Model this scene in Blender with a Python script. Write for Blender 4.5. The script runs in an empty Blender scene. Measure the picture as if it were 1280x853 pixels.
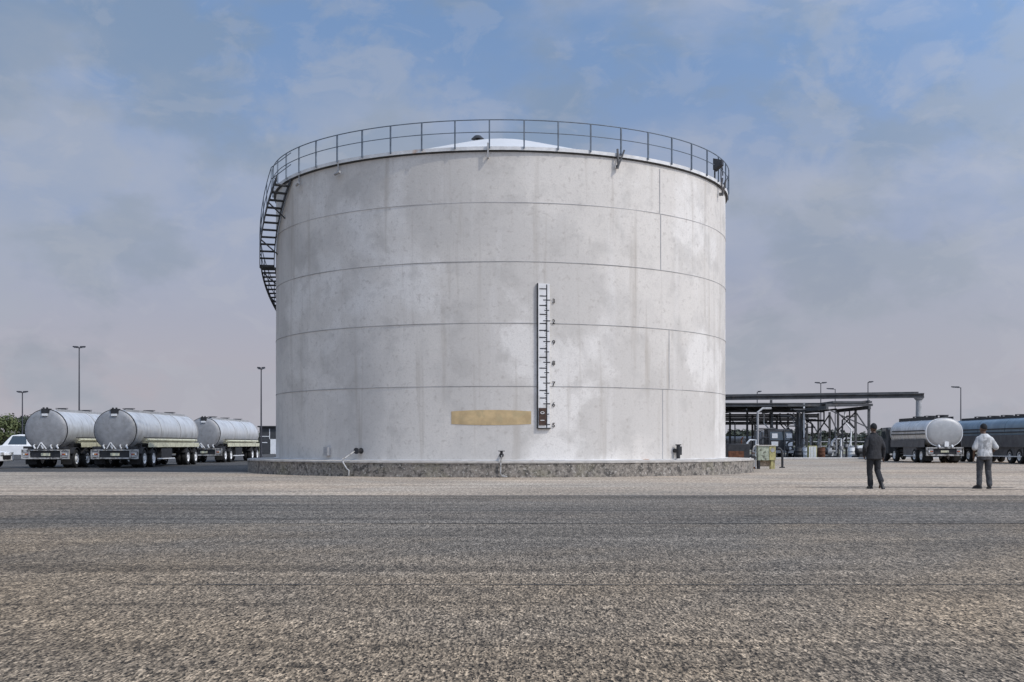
import bpy, bmesh, math, random
from mathutils import Vector, Matrix, noise, Quaternion

S = bpy.context.scene
C = S.collection
R = math.radians
PI = math.pi
rnd = random.Random(7)

# ------------------------------------------------------------------ camera
F, CX, HY, EYE = 1468.0, 640.0, 556.0, 1.19       # focal length and horizon in photo pixels, eye height
cam = bpy.data.cameras.new('camera')
cam.lens = 36 * F / 1280
cam.sensor_width = 36
cam.shift_y = (HY - 426.5) / 1280
cam.clip_end = 6000
camo = bpy.data.objects.new('camera', cam)
camo.location = (0, 0, EYE)
camo.rotation_euler = (R(90), 0, 0)
C.objects.link(camo)
S.camera = camo

def X(px, Z): return (px - CX) / F * Z
def H(py, Z): return EYE + (HY - py) / F * Z

# ------------------------------------------------------------------ sun, sky
SUN_EL = R(47)
SUN_AZ = Vector((0.85, -0.53)).normalized()
sun_dir = Vector((SUN_AZ.x * math.cos(SUN_EL), SUN_AZ.y * math.cos(SUN_EL), math.sin(SUN_EL)))
sl = bpy.data.lights.new('sun', 'SUN')
sl.energy = 2.0
sl.angle = R(0.6)
sl.color = (1.0, 0.955, 0.89)
so = bpy.data.objects.new('sun', sl)
so.rotation_euler = sun_dir.to_track_quat('Z', 'Y').to_euler()
so.location = (40, -30, 50)
C.objects.link(so)

w = bpy.data.worlds.new('World')
S.world = w
w.use_nodes = True
nt = w.node_tree
nt.nodes.clear()
def N(t, kind, **kw):
    n = t.nodes.new(kind)
    for k, v in kw.items():
        setattr(n, k, v)
    return n
out = N(nt, 'ShaderNodeOutputWorld')
bg = N(nt, 'ShaderNodeBackground')
bg.inputs['Strength'].default_value = 0.125
sky = N(nt, 'ShaderNodeTexSky', sky_type='NISHITA')
sky.sun_disc = False
sky.sun_elevation = SUN_EL
sky.sun_rotation = math.atan2(SUN_AZ.x, SUN_AZ.y)
sky.air_density = 1.0
sky.dust_density = 2.0
sky.ozone_density = 1.2
tc = N(nt, 'ShaderNodeTexCoord')
sep = N(nt, 'ShaderNodeSeparateXYZ')
nt.links.new(tc.outputs['Generated'], sep.inputs[0])
mz = N(nt, 'ShaderNodeMath', operation='MAXIMUM'); mz.inputs[1].default_value = 0.0
nt.links.new(sep.outputs['Z'], mz.inputs[0])
az = N(nt, 'ShaderNodeMath', operation='ADD'); az.inputs[1].default_value = 0.22
nt.links.new(mz.outputs[0], az.inputs[0])
vd = N(nt, 'ShaderNodeVectorMath', operation='DIVIDE')
cmb = N(nt, 'ShaderNodeCombineXYZ')
for k in range(3): nt.links.new(az.outputs[0], cmb.inputs[k])
nt.links.new(tc.outputs['Generated'], vd.inputs[0]); nt.links.new(cmb.outputs[0], vd.inputs[1])
def cloud(scale, detail, lo, hi, dist=0.4, off=(0, 0, 0), rough=0.6):
    mp = N(nt, 'ShaderNodeMapping'); mp.inputs['Location'].default_value = off; mp.inputs['Scale'].default_value = (1, 1, 1.7)
    nt.links.new(tc.outputs['Generated'], mp.inputs[0])
    n = N(nt, 'ShaderNodeTexNoise'); n.inputs['Scale'].default_value = scale
    n.inputs['Detail'].default_value = detail; n.inputs['Roughness'].default_value = rough
    n.inputs['Distortion'].default_value = dist
    nt.links.new(mp.outputs[0], n.inputs['Vector'])
    r = N(nt, 'ShaderNodeMapRange'); r.interpolation_type = 'SMOOTHSTEP'
    r.inputs['From Min'].default_value = lo; r.inputs['From Max'].default_value = hi
    nt.links.new(n.outputs['Fac'], r.inputs['Value'])
    return r.outputs[0]
def wmix(fac, a, b, amount=1.0):
    m = N(nt, 'ShaderNodeMix', data_type='RGBA')
    if amount != 1.0:
        mm = N(nt, 'ShaderNodeMath', operation='MULTIPLY'); mm.inputs[1].default_value = amount
        nt.links.new(fac, mm.inputs[0]); fac = mm.outputs[0]
    nt.links.new(fac, m.inputs['Factor'])
    for s, v in ((6, a), (7, b)):
        if isinstance(v, tuple): m.inputs[s].default_value = (*v, 1)
        else: nt.links.new(v, m.inputs[s])
    return m.outputs[2]
# thin high veil over all of the sky, thicker towards the horizon, broken into soft patches
veil = N(nt, 'ShaderNodeMapRange'); veil.interpolation_type = 'SMOOTHSTEP'
veil.inputs['From Min'].default_value = 0.0; veil.inputs['From Max'].default_value = 0.42
veil.inputs['To Min'].default_value = 0.95; veil.inputs['To Max'].default_value = 0.62
nt.links.new(mz.outputs[0], veil.inputs['Value'])
VEIL_HI = (1.45, 2.45, 4.4); VEIL_LO = (3.55, 3.35, 3.75)
grad = N(nt, 'ShaderNodeMapRange'); grad.interpolation_type = 'SMOOTHSTEP'
grad.inputs['From Min'].default_value = 0.0; grad.inputs['From Max'].default_value = 0.36
nt.links.new(mz.outputs[0], grad.inputs['Value'])
veil_col = wmix(grad.outputs[0], VEIL_LO, VEIL_HI)
c0 = wmix(veil.outputs[0], sky.outputs[0], veil_col)
c1 = wmix(cloud(4.5, 9, 0.44, 0.66, 0.12, (3.1, 1.7, 0), .55), c0, (3.85, 3.95, 4.4), 0.42)
c2 = wmix(cloud(6.5, 10, 0.47, 0.60, 0.1, (8.3, 4.4, 2), .55), c1, (2.0, 2.45, 2.95), 0.42)
c2b = wmix(cloud(3.6, 12, 0.50, 0.55, 0.15, (2.3, 5.4, 7), .6), c2, (3.1, 3.4, 3.95), 0.30)
c3 = wmix(cloud(16, 9, 0.50, 0.60, 0.5, (1.3, 9.4, 5)), c2b, (3.9, 4.0, 4.4), 0.16)
# sky brightened towards the sun, added to fill the tank's shaded side
dt = N(nt, 'ShaderNodeVectorMath', operation='DOT_PRODUCT'); dt.inputs[1].default_value = tuple(sun_dir)
nt.links.new(tc.outputs['Generated'], dt.inputs[0])
au = N(nt, 'ShaderNodeMapRange'); au.interpolation_type = 'SMOOTHSTEP'
for k_, v_ in zip(('From Min', 'From Max', 'To Min', 'To Max'), (-0.12, 1.0, 1.0, 2.9)): au.inputs[k_].default_value = v_
nt.links.new(dt.outputs['Value'], au.inputs['Value'])
sc_ = N(nt, 'ShaderNodeVectorMath', operation='SCALE')
nt.links.new(c3, sc_.inputs[0]); nt.links.new(au.outputs[0], sc_.inputs['Scale'])
c3 = sc_.outputs[0]
nt.links.new(c3, bg.inputs['Color'])
nt.links.new(bg.outputs[0], out.inputs[0])

S.view_settings.view_transform = 'Standard'
S.view_settings.look = 'None'
S.view_settings.exposure = 0.0
S.view_settings.gamma = 1.0
S.view_settings.use_curve_mapping = False
S.cycles.max_bounces = 6
S.cycles.use_denoising = True

# ------------------------------------------------------------------ materials
def mat(name, col, rough=0.7, metal=0.0, var=0.12, vscale=3.0, tint=None, bump=0.0, bscale=40.0, spec=0.4,
        spots=None, detail=6):
    """base colour with uneven tone, optional spots = (colour, scale, lo, hi, amount) for dirt and wear"""
    m = bpy.data.materials.new(name)
    m.use_nodes = True
    t = m.node_tree
    b = t.nodes['Principled BSDF']
    b.inputs['Roughness'].default_value = rough
    b.inputs['Metallic'].default_value = metal
    b.inputs['Specular IOR Level'].default_value = spec
    tcn = N(t, 'ShaderNodeTexCoord'); oi = N(t, 'ShaderNodeObjectInfo')
    rs = N(t, 'ShaderNodeMath', operation='MULTIPLY'); rs.inputs[1].default_value = 41.0
    t.links.new(oi.outputs['Random'], rs.inputs[0])
    co = N(t, 'ShaderNodeVectorMath', operation='ADD')
    t.links.new(tcn.outputs['Object'], co.inputs[0]); t.links.new(rs.outputs[0], co.inputs[1])
    n = N(t, 'ShaderNodeTexNoise'); n.inputs['Scale'].default_value = vscale; n.inputs['Detail'].default_value = detail
    n.inputs['Roughness'].default_value = 0.62
    t.links.new(co.outputs[0], n.inputs['Vector'])
    r = N(t, 'ShaderNodeMapRange'); r.inputs['From Min'].default_value = 0.3; r.inputs['From Max'].default_value = 0.7
    t.links.new(n.outputs['Fac'], r.inputs['Value'])
    mx = N(t, 'ShaderNodeMix', data_type='RGBA')
    lo = tuple(c * (1 - var) for c in col)
    hi = tint if tint else tuple(min(1, c * (1 + var)) for c in col)
    mx.inputs[6].default_value = (*lo, 1); mx.inputs[7].default_value = (*hi, 1)
    t.links.new(r.outputs[0], mx.inputs['Factor'])
    c = mx.outputs[2]
    for i, sp in enumerate(spots or []):
        sc, ss, l2, h2, am = sp[:5]
        n2 = N(t, 'ShaderNodeTexNoise'); n2.inputs['Scale'].default_value = ss; n2.inputs['Detail'].default_value = 9
        n2.inputs['Roughness'].default_value = 0.6; n2.inputs['Distortion'].default_value = 0.3
        mp = N(t, 'ShaderNodeMapping'); mp.inputs['Location'].default_value = (i * 7.3 + 1, i * 3.1 + 2, i * 5.7)
        if len(sp) > 5: mp.inputs['Scale'].default_value = sp[5]
        t.links.new(co.outputs[0], mp.inputs[0]); t.links.new(mp.outputs[0], n2.inputs['Vector'])
        r2 = N(t, 'ShaderNodeMapRange'); r2.inputs['From Min'].default_value = l2; r2.inputs['From Max'].default_value = h2
        r2.inputs['To Max'].default_value = am
        t.links.new(n2.outputs['Fac'], r2.inputs['Value'])
        m2 = N(t, 'ShaderNodeMix', data_type='RGBA'); m2.inputs[7].default_value = (*sc, 1)
        t.links.new(r2.outputs[0], m2.inputs['Factor']); t.links.new(c, m2.inputs[6])
        c = m2.outputs[2]
    t.links.new(c, b.inputs['Base Color'])
    if bump:
        n3 = N(t, 'ShaderNodeTexNoise'); n3.inputs['Scale'].default_value = bscale; n3.inputs['Detail'].default_value = 5
        t.links.new(co.outputs[0], n3.inputs['Vector'])
        bp = N(t, 'ShaderNodeBump'); bp.inputs['Strength'].default_value = bump; bp.inputs['Distance'].default_value = 0.02
        t.links.new(n3.outputs['Fac'], bp.inputs['Height']); t.links.new(bp.outputs[0], b.inputs['Normal'])
    return m

def glass(name, col):
    m = mat(name, col, 0.06, 0, 0.05, spec=0.8)
    return m

M = {}
M['tank'] = mat('tank_paint', (0.625, 0.585, 0.53), 0.65, 0, 0.07, 0.3, bump=0.18, bscale=14, spec=0.3, detail=9,
    spots=[((0.49, 0.462, 0.425), 0.15, 0.46, 0.54, 0.6), ((0.73, 0.695, 0.645), 0.17, 0.505, 0.57, 0.75),
           ((0.42, 0.395, 0.36), 0.8, 0.52, 0.64, 0.45), ((0.36, 0.315, 0.26), 2.4, 0.55, 0.72, 0.6, (1, 1, 0.05)),
           ((0.74, 0.71, 0.67), 1.3, 0.56, 0.70, 0.3, (1, 1, 0.08)), ((0.34, 0.30, 0.26), 6.0, 0.56, 0.70, 0.45), ((0.40, 0.375, 0.34), 22.0, 0.48, 0.62, 0.28)])
M['seam'] = mat('weld_grey', (0.31, 0.30, 0.285), 0.7, 0, 0.35, 1.2)
M['seam_faint'] = mat('weld_painted', (0.42, 0.41, 0.40), 0.7, 0, 0.3, 1.2)
M['roof'] = mat('roof_paint', (0.56, 0.55, 0.53), 0.6, 0, 0.08, 1.0)
M['rim'] = mat('rim_paint', (0.62, 0.61, 0.59), 0.6, 0, 0.2, 2.0, spots=[((0.42, 0.2, 0.08), 1.2, 0.62, 0.72, 0.7)])
M['galv'] = mat('weathered_rail_steel', (0.12, 0.145, 0.175), 0.6, 0.2, 0.3, 4)
M['stair'] = mat('stair_steel_and_rim_shade', (0.05, 0.05, 0.052), 0.6, 0.3, 0.3, 3)
M['plinth'] = mat('rough_concrete', (0.22, 0.195, 0.165), 0.95, 0, 0.5, 9.0, bump=1.0, bscale=22,
    spots=[((0.06, 0.055, 0.05), 5.0, 0.50, 0.60, 0.85), ((0.46, 0.43, 0.38), 11.0, 0.57, 0.65, 0.75), ((0.27, 0.25, 0.14), 0.5, 0.52, 0.7, 0.5)])
M['plinth_top'] = mat('plinth_cap_mortar', (0.42, 0.39, 0.35), 0.9, 0, 0.25, 3.0, bump=0.5)
M['board'] = mat('gauge_white', (0.66, 0.65, 0.63), 0.6, 0, 0.12, 2, spots=[((0.42, 0.38, 0.33), 3.0, 0.54, 0.7, 0.6)])
M['ink'] = mat('black_marking', (0.015, 0.015, 0.017), 0.6, 0, 0.1, 5)
M['brown'] = mat('brown_box', (0.05, 0.026, 0.016), 0.6, 0, 0.5, 9)
M['tan'] = mat('tan_patch_paint', (0.47, 0.345, 0.185), 0.8, 0, 0.22, 2.4, bump=0.3, spots=[((0.40, 0.32, 0.18), 3.0, 0.5, 0.62, 0.6)])
M['dark'] = mat('dark_steel', (0.035, 0.035, 0.037), 0.55, 0.3, 0.4, 4)
M['darker'] = mat('black_rubber', (0.018, 0.018, 0.018), 0.85, 0, 0.3, 6)
M['alu'] = mat('brushed_aluminium', (0.68, 0.68, 0.67), 0.38, 0.4, 0.12, 1.5, spots=[((0.36, 0.34, 0.31), 1.6, 0.50, 0.7, 0.5), ((0.30, 0.27, 0.24), 2.5, 0.52, 0.7, 0.6, (1, 2.2, 0.15))])
M['head'] = mat('dull_tank_end', (0.30, 0.30, 0.30), 0.55, 0.35, 0.14, 3.0, spots=[((0.2, 0.19, 0.18), 5, 0.5, 0.65, 0.4)])
M['head_light'] = mat('pale_tank_end', (0.36, 0.36, 0.355), 0.5, 0.3, 0.10, 3.0, spots=[((0.45, 0.44, 0.42), 4, 0.52, 0.66, 0.4)])
M['cream'] = mat('cream_skirt', (0.60, 0.58, 0.42), 0.5, 0, 0.2, 3, spots=[((0.18, 0.16, 0.12), 4, 0.54, 0.66, 0.6)])
M['white'] = mat('white_paint', (0.74, 0.74, 0.73), 0.45, 0, 0.08, 2)
M['greyp'] = mat('grey_paint', (0.34, 0.335, 0.33), 0.6, 0, 0.2, 3)
M['blue'] = mat('blue_paint', (0.16, 0.225, 0.28), 0.4, 0, 0.22, 1.3, spots=[((0.26, 0.31, 0.35), 1.1, 0.53, 0.68, 0.5)])
M['grimy'] = mat('grimy_white_paint', (0.42, 0.41, 0.39), 0.7, 0, 0.3, 3, spots=[((0.09, 0.08, 0.07), 4, 0.47, 0.6, 0.85)])
M['gunmetal'] = mat('gunmetal_panel', (0.10, 0.10, 0.105), 0.5, 0.2, 0.3, 2, spots=[((0.2, 0.19, 0.17), 3, 0.55, 0.7, 0.5)])
M['red'] = mat('red_lens', (0.30, 0.02, 0.015), 0.3, 0, 0.1, 8)
M['amber'] = mat('amber_lens', (0.5, 0.2, 0.03), 0.3, 0, 0.1, 8)
M['glass'] = glass('vehicle_glass', (0.03, 0.04, 0.045))
M['rust'] = mat('rusty_metal', (0.13, 0.055, 0.03), 0.85, 0.2, 0.5, 7)
M['cab_y'] = mat('faded_yellow_paint', (0.40, 0.36, 0.16), 0.7, 0, 0.25, 3, spots=[((0.16, 0.12, 0.07), 6, 0.54, 0.62, 0.8)])
M['cab_g'] = mat('peeling_green_paint', (0.36, 0.39, 0.30), 0.75, 0, 0.3, 4, spots=[((0.08, 0.08, 0.06), 5, 0.52, 0.6, 0.85), ((0.6, 0.6, 0.5), 8, 0.58, 0.64, 0.8)])
M['rack'] = mat('grey_painted_steel', (0.085, 0.085, 0.086), 0.7, 0.1, 0.4, 1.5, spots=[((0.16, 0.13, 0.11), 2, 0.55, 0.7, 0.6)])
M['lamp'] = mat('lamp_post_steel', (0.06, 0.06, 0.07), 0.6, 0.3, 0.2, 3)
M['bark'] = mat('bark', (0.07, 0.055, 0.04), 0.95, 0, 0.3, 4)
M['shed'] = mat('dark_cladding', (0.05, 0.052, 0.055), 0.8, 0, 0.3, 1.5)
M['skin'] = mat('dark_skin', (0.10, 0.055, 0.035), 0.55, 0, 0.12, 8)
M['hair'] = mat('black_hair', (0.012, 0.012, 0.013), 0.8, 0, 0.3, 60, bump=0.6, bscale=160)
M['jacket'] = mat('dark_jacket_cloth', (0.028, 0.028, 0.03), 0.9, 0, 0.35, 6, bump=0.3, bscale=30)
M['trousers'] = mat('charcoal_trouser_cloth', (0.024, 0.024, 0.026), 0.92, 0, 0.3, 8, bump=0.3, bscale=30)
M['trousers_grey'] = mat('grey_trouser_cloth', (0.055, 0.055, 0.057), 0.92, 0, 0.5, 8, bump=0.3, bscale=30)
M['shirt'] = mat('pale_grey_shirt', (0.46, 0.46, 0.45), 0.9, 0, 0.3, 7, bump=0.4, bscale=24, spots=[((0.16, 0.16, 0.16), 6, 0.54, 0.62, 0.6)])
M['shoe'] = mat('black_leather', (0.012, 0.012, 0.012), 0.5, 0, 0.2, 10)
M['sole'] = mat('shoe_sole', (0.10, 0.095, 0.09), 0.9, 0, 0.2, 10)

def leafmat(name, a, b):
    m = bpy.data.materials.new(name); m.use_nodes = True; t = m.node_tree
    p = t.nodes['Principled BSDF']; p.inputs['Roughness'].default_value = 0.8
    g = N(t, 'ShaderNodeNewGeometry')
    mx = N(t, 'ShaderNodeMix', data_type='RGBA'); mx.inputs[6].default_value = (*a, 1); mx.inputs[7].default_value = (*b, 1)
    t.links.new(g.outputs['Random Per Island'], mx.inputs['Factor']); t.links.new(mx.outputs[2], p.inputs['Base Color'])
    return m
M['leaf_olive'] = leafmat('olive_leaves', (0.05, 0.065, 0.02), (0.10, 0.115, 0.04))
M['leaf_dark'] = leafmat('dark_leaves', (0.022, 0.032, 0.016), (0.05, 0.065, 0.032))
M['leaf_grey'] = leafmat('greyish_leaves', (0.035, 0.042, 0.03), (0.075, 0.085, 0.06))

def groundmat(name, base, fine, coarse, scale, bands=0.0, warm=None, rough=0.92):
    """mineral ground: chippings of mixed tone, wear streaks that run across the view, broad patches"""
    m = bpy.data.materials.new(name); m.use_nodes = True; t = m.node_tree
    p = t.nodes['Principled BSDF']; p.inputs['Roughness'].default_value = rough
    p.inputs['Specular IOR Level'].default_value = 0.25
    co = N(t, 'ShaderNodeTexCoord')
    def nz(sc, det, stretch=(1, 1, 1), off=(0, 0, 0), rgh=0.6, dist=0.0):
        mp = N(t, 'ShaderNodeMapping'); mp.inputs['Scale'].default_value = stretch; mp.inputs['Location'].default_value = off
        t.links.new(co.outputs['Object'], mp.inputs[0])
        n = N(t, 'ShaderNodeTexNoise'); n.inputs['Scale'].default_value = sc; n.inputs['Detail'].default_value = det
        n.inputs['Roughness'].default_value = rgh; n.inputs['Distortion'].default_value = dist
        t.links.new(mp.outputs[0], n.inputs['Vector']); return n.outputs['Fac']
    def rng(v, a, b, c, d):
        r = N(t, 'ShaderNodeMapRange'); 
        for k, x in zip(('From Min', 'From Max', 'To Min', 'To Max'), (a, b, c, d)): r.inputs[k].default_value = x
        t.links.new(v, r.inputs['Value']); return r.outputs[0]
    def mul(a, b):
        q = N(t, 'ShaderNodeMath', operation='MULTIPLY'); t.links.new(a, q.inputs[0]); t.links.new(b, q.inputs[1]); return q.outputs[0]
    vor = N(t, 'ShaderNodeTexVoronoi'); vor.inputs['Scale'].default_value = scale
    vmp = N(t, 'ShaderNodeMapping'); vmp.inputs['Scale'].default_value = (1, .35, 1)
    t.links.new(co.outputs['Object'], vmp.inputs[0]); t.links.new(vmp.outputs[0], vor.inputs['Vector'])
    bw = N(t, 'ShaderNodeSeparateColor'); t.links.new(vor.outputs['Color'], bw.inputs[0])
    chips = rng(bw.outputs[0], 0, 1, 1 - fine, 1 + fine)
    v = mul(chips, rng(nz(scale * 0.6, 3, (1, 0.16, 1)), 0.32, 0.68, 1 - coarse, 1 + coarse))
    v = mul(v, rng(nz(14.0, 5, (1, 0.16, 1), (3, 7, 0)), 0.3, 0.7, 1 - coarse * 0.6, 1 + coarse * 0.6))
    v = mul(v, rng(nz(0.5, 8, (0.22, 1.6, 1), (5, 1, 0)), 0.32, 0.68, 1 - bands, 1 + bands))
    v = mul(v, rng(nz(0.12, 6, (1, 1, 1), (15, 1, 0), 0.6, 0.6), 0.35, 0.65, 1 - bands * 0.8, 1 + bands * 0.8))
    v = mul(v, rng(nz(0.35, 7, (1, 1.3, 1), (31, 5, 2), 0.65, 0.8), 0.60, 0.68, 1, 1 - bands * 1.6))
    v = mul(v, rng(nz(0.9, 3, (0.06, 2.4, 1), (3, 51, 2), 0.5, 0.2), 0.56, 0.64, 1, 1 - bands * 1.3))
    v = mul(v, rng(nz(0.9, 3, (0.05, 2.0, 1), (13, 21, 2), 0.5, 0.2), 0.58, 0.66, 1, 1 + bands * 1.2))
    mx = N(t, 'ShaderNodeMix', data_type='RGBA')
    mx.inputs[6].default_value = (*base, 1); mx.inputs[7].default_value = (*(warm or base), 1)
    t.links.new(rng(nz(0.09, 5, (1, 1, 1), (2, 8, 3), 0.6, 0.5), 0.40, 0.60, 0, 1), mx.inputs['Factor'])
    sc = N(t, 'ShaderNodeVectorMath', operation='SCALE')
    t.links.new(mx.outputs[2], sc.inputs[0]); t.links.new(v, sc.inputs['Scale'])
    t.links.new(sc.outputs[0], p.inputs['Base Color'])
    bp = N(t, 'ShaderNodeBump'); bp.inputs['Strength'].default_value = 0.9; bp.inputs['Distance'].default_value = 0.006
    t.links.new(vor.outputs['Distance'], bp.inputs['Height']); t.links.new(bp.outputs[0], p.inputs['Normal'])
    return m
M['asphalt'] = groundmat('chipped_asphalt', (0.132, 0.112, 0.088), 0.95, 0.75, 90, 0.2, (0.225, 0.168, 0.108))
M['asphalt_far'] = groundmat('older_asphalt', (0.118, 0.104, 0.086), 0.8, 0.6, 60, 0.22, (0.160, 0.130, 0.098))
M['apron'] = groundmat('concrete_apron', (0.32, 0.272, 0.215), 0.4, 0.35, 30, 0.2, (0.36, 0.285, 0.21))
M['yard'] = groundmat('yard_asphalt', (0.055, 0.054, 0.053), 0.4, 0.3, 30, 0.25, (0.075, 0.070, 0.064))
M['earth'] = groundmat('dry_ground', (0.19, 0.165, 0.12), 0.3, 0.3, 12, 0.25, (0.14, 0.14, 0.08))
M['joint_and_shadow'] = mat('tar_joint_and_shadow', (0.05, 0.047, 0.043), 0.9, 0, 0.4, 2.0)
M['kerb'] = mat('pale_kerb_concrete', (0.52, 0.49, 0.45), 0.9, 0, 0.2, 3, bump=0.4)

# ------------------------------------------------------------------ mesh helpers
class MB:
    def __init__(s): s.v = []; s.f = []
    def add(s, vs, fs):
        o = len(s.v); s.v += [tuple(v) for v in vs]; s.f += [tuple(i + o for i in f) for f in fs]; return s
    def box(s, c, d, rot=None):
        x, y, z = (k / 2 for k in d)
        vs = [Vector((a * x, b * y, e * z)) for a in (-1, 1) for b in (-1, 1) for e in (-1, 1)]
        if rot is not None: vs = [rot @ v for v in vs]
        vs = [v + Vector(c) for v in vs]
        return s.add(vs, [(0, 1, 3, 2), (4, 6, 7, 5), (0, 4, 5, 1), (2, 3, 7, 6), (0, 2, 6, 4), (1, 5, 7, 3)])
    def b2(s, a, b):
        return s.box([(p + q) / 2 for p, q in zip(a, b)], [abs(q - p) for p, q in zip(a, b)])
    def frame(s, p, q):
        d = (Vector(q) - Vector(p)); L = d.length; d.normalize()
        return Vector(p), d.to_track_quat('Z', 'Y').to_matrix(), L
    def beam(s, p, q, wx, wy):
        o, m, L = s.frame(p, q)
        c = (Vector(p) + Vector(q)) / 2
        return s.box(c, (wx, wy, L), m)
    def cyl(s, p, q, r1, r2=None, n=12, caps=True):
        r2 = r1 if r2 is None else r2
        o, m, L = s.frame(p, q)
        vs = []
        for k in range(n):
            a = 2 * PI * k / n
            vs.append(o + m @ Vector((r1 * math.cos(a), r1 * math.sin(a), 0)))
        for k in range(n):
            a = 2 * PI * k / n
            vs.append(o + m @ Vector((r2 * math.cos(a), r2 * math.sin(a), L)))
        fs = [(k, (k + 1) % n, n + (k + 1) % n, n + k) for k in range(n)]
        if caps: fs += [tuple(range(n - 1, -1, -1)), tuple(range(n, 2 * n))]
        return s.add(vs, fs)
    def tube(s, pts, r, n=8, closed=False):
        pts = [Vector(p) for p in pts]; L = len(pts); vs = []
        rr = r if isinstance(r, (list, tuple)) else [r] * L
        up = None
        for i, p in enumerate(pts):
            a = pts[i - 1] if (i or closed) else p
            b = pts[(i + 1) % L] if (i < L - 1 or closed) else p
            d = (b - a).normalized()
            if up is None:
                up = Vector((0, 0, 1)) if abs(d.z) < 0.9 else Vector((0, 1, 0))
            x = up.cross(d).normalized(); y = d.cross(x).normalized(); up = y if abs(d.z) >= 0.9 or True else up
            for k in range(n):
                t = 2 * PI * k / n
                vs.append(p + (x * math.cos(t) + y * math.sin(t)) * rr[i])
        fs = []
        for i in range(L if closed else L - 1):
            j = (i + 1) % L
            for k in range(n):
                fs.append((i * n + k, i * n + (k + 1) % n, j * n + (k + 1) % n, j * n + k))
        if not closed: fs += [tuple(range(n - 1, -1, -1)), tuple(range((L - 1) * n, L * n))]
        return s.add(vs, fs)
    def loft(s, rings, caps=True):
        n = len(rings[0]); vs = [v for r in rings for v in r]; fs = []
        for i in range(len(rings) - 1):
            for k in range(n):
                fs.append((i * n + k, i * n + (k + 1) % n, (i + 1) * n + (k + 1) % n, (i + 1) * n + k))
        if caps: fs += [tuple(range(n - 1, -1, -1)), tuple(range((len(rings) - 1) * n, len(rings) * n))]
        return s.add(vs, fs)
    def lathe(s, prof, n=48, o=(0, 0, 0), a0=0, a1=2 * PI, closed=True):
        vs = []; m = n if closed else n + 1
        for r, z in prof:
            for k in range(m):
                a = a0 + (a1 - a0) * k / n
                vs.append((o[0] + r * math.cos(a), o[1] + r * math.sin(a), o[2] + z))
        fs = []
        for i in range(len(prof) - 1):
            for k in range(n):
                q = (k + 1) % m
                fs.append((i * m + k, i * m + q, (i + 1) * m + q, (i + 1) * m + k))
        return s.add(vs, fs)
    def ell(s, c, r, n=14, rot=None):
        vs = []; fs = []; h = n // 2
        for i in range(h + 1):
            ph = PI * i / h
            for k in range(n):
                t = 2 * PI * k / n
                p = Vector((r[0] * math.sin(ph) * math.cos(t), r[1] * math.sin(ph) * math.sin(t), r[2] * math.cos(ph)))
                if rot is not None: p = rot @ p
                vs.append(p + Vector(c))
        for i in range(h):
            for k in range(n):
                fs.append((i * n + k, (i + 1) * n + k, (i + 1) * n + (k + 1) % n, i * n + (k + 1) % n))
        return s.add(vs, fs)
    def mesh(s, name, sharp=38, recalc=True):
        me = bpy.data.meshes.new(name)
        me.from_pydata(s.v, [], s.f)
        b = bmesh.new(); b.from_mesh(me)
        bmesh.ops.remove_doubles(b, verts=b.verts, dist=1e-5)
        if recalc: bmesh.ops.recalc_face_normals(b, faces=b.faces)
        b.to_mesh(me); b.free()
        for p in me.polygons: p.use_smooth = True
        me.set_sharp_from_angle(angle=R(sharp))
        return me
    def build(s, name, m, parent=None, sharp=38, bevel=0, recalc=True):
        me = s.mesh(name, sharp, recalc)
        me.materials.append(M[m] if isinstance(m, str) else m)
        o = bpy.data.objects.new(name, me)
        C.objects.link(o)
        if parent: o.parent = parent
        if bevel:
            bv = o.modifiers.new('bevel', 'BEVEL'); bv.width = bevel; bv.segments = 2; bv.limit_method = 'ANGLE'
        return o

def tag(o, label=None, cat=None, group=None, kind=None):
    for k, v in (('label', label), ('category', cat), ('group', group), ('kind', kind)):
        if v: o[k] = v
    return o
def thing(name, loc, label, cat, group=None, rz=0.0):
    o = bpy.data.objects.new(name, None); o.empty_display_size = 0.3
    o.location = loc; o.rotation_euler = (0, 0, rz); C.objects.link(o)
    return tag(o, label, cat, group)
KIDS = {}
def kids(o): return [c for c in C.objects if c.parent == o]
def copy_tree(o, parent=None):
    c = o.copy(); C.objects.link(c)
    c.parent = parent
    for ch in kids(o): copy_tree(ch, c)
    return c
def dup(o, loc, label, rz=None):
    src = list(kids(o))
    c = o.copy(); C.objects.link(c); c.location = loc
    if rz is not None: c.rotation_euler = (0, 0, rz)
    c['label'] = label
    for ch in src: copy_tree(ch, c)
    return c
def inst(name, me, parent, loc=(0, 0, 0), rz=0.0):
    o = bpy.data.objects.new(name, me); C.objects.link(o); o.parent = parent
    o.location = loc; o.rotation_euler = (0, 0, rz); return o

# ------------------------------------------------------------------ ground
def sheet(name, pts, z, m, kind='structure'):
    b = MB(); b.add([(x, y, z) for x, y in pts], [tuple(range(len(pts)))])
    return tag(b.build(name, m), kind=kind)
sheet('ground', [(-3500, -300), (3500, -300), (3500, 5000), (-3500, 5000)], -0.016, 'earth')
sheet('yard', [(-140, -40), (140, -40), (140, 150), (-140, 150)], -0.012, 'yard')
sheet('apron', [(-140, 27.0), (140, 27.0), (140, 96), (11, 96), (11, 55), (-7, 51.2), (-140, 51.2)], -0.004, 'apron')
sheet('road', [(-140, -40), (140, -40), (140, 27.2), (-140, 27.2)], 0.0, 'asphalt')
sheet('road_lane', [(-140, 17.7), (140, 17.7), (140, 27.18), (-140, 27.18)], 0.003, 'asphalt_far')
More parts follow.
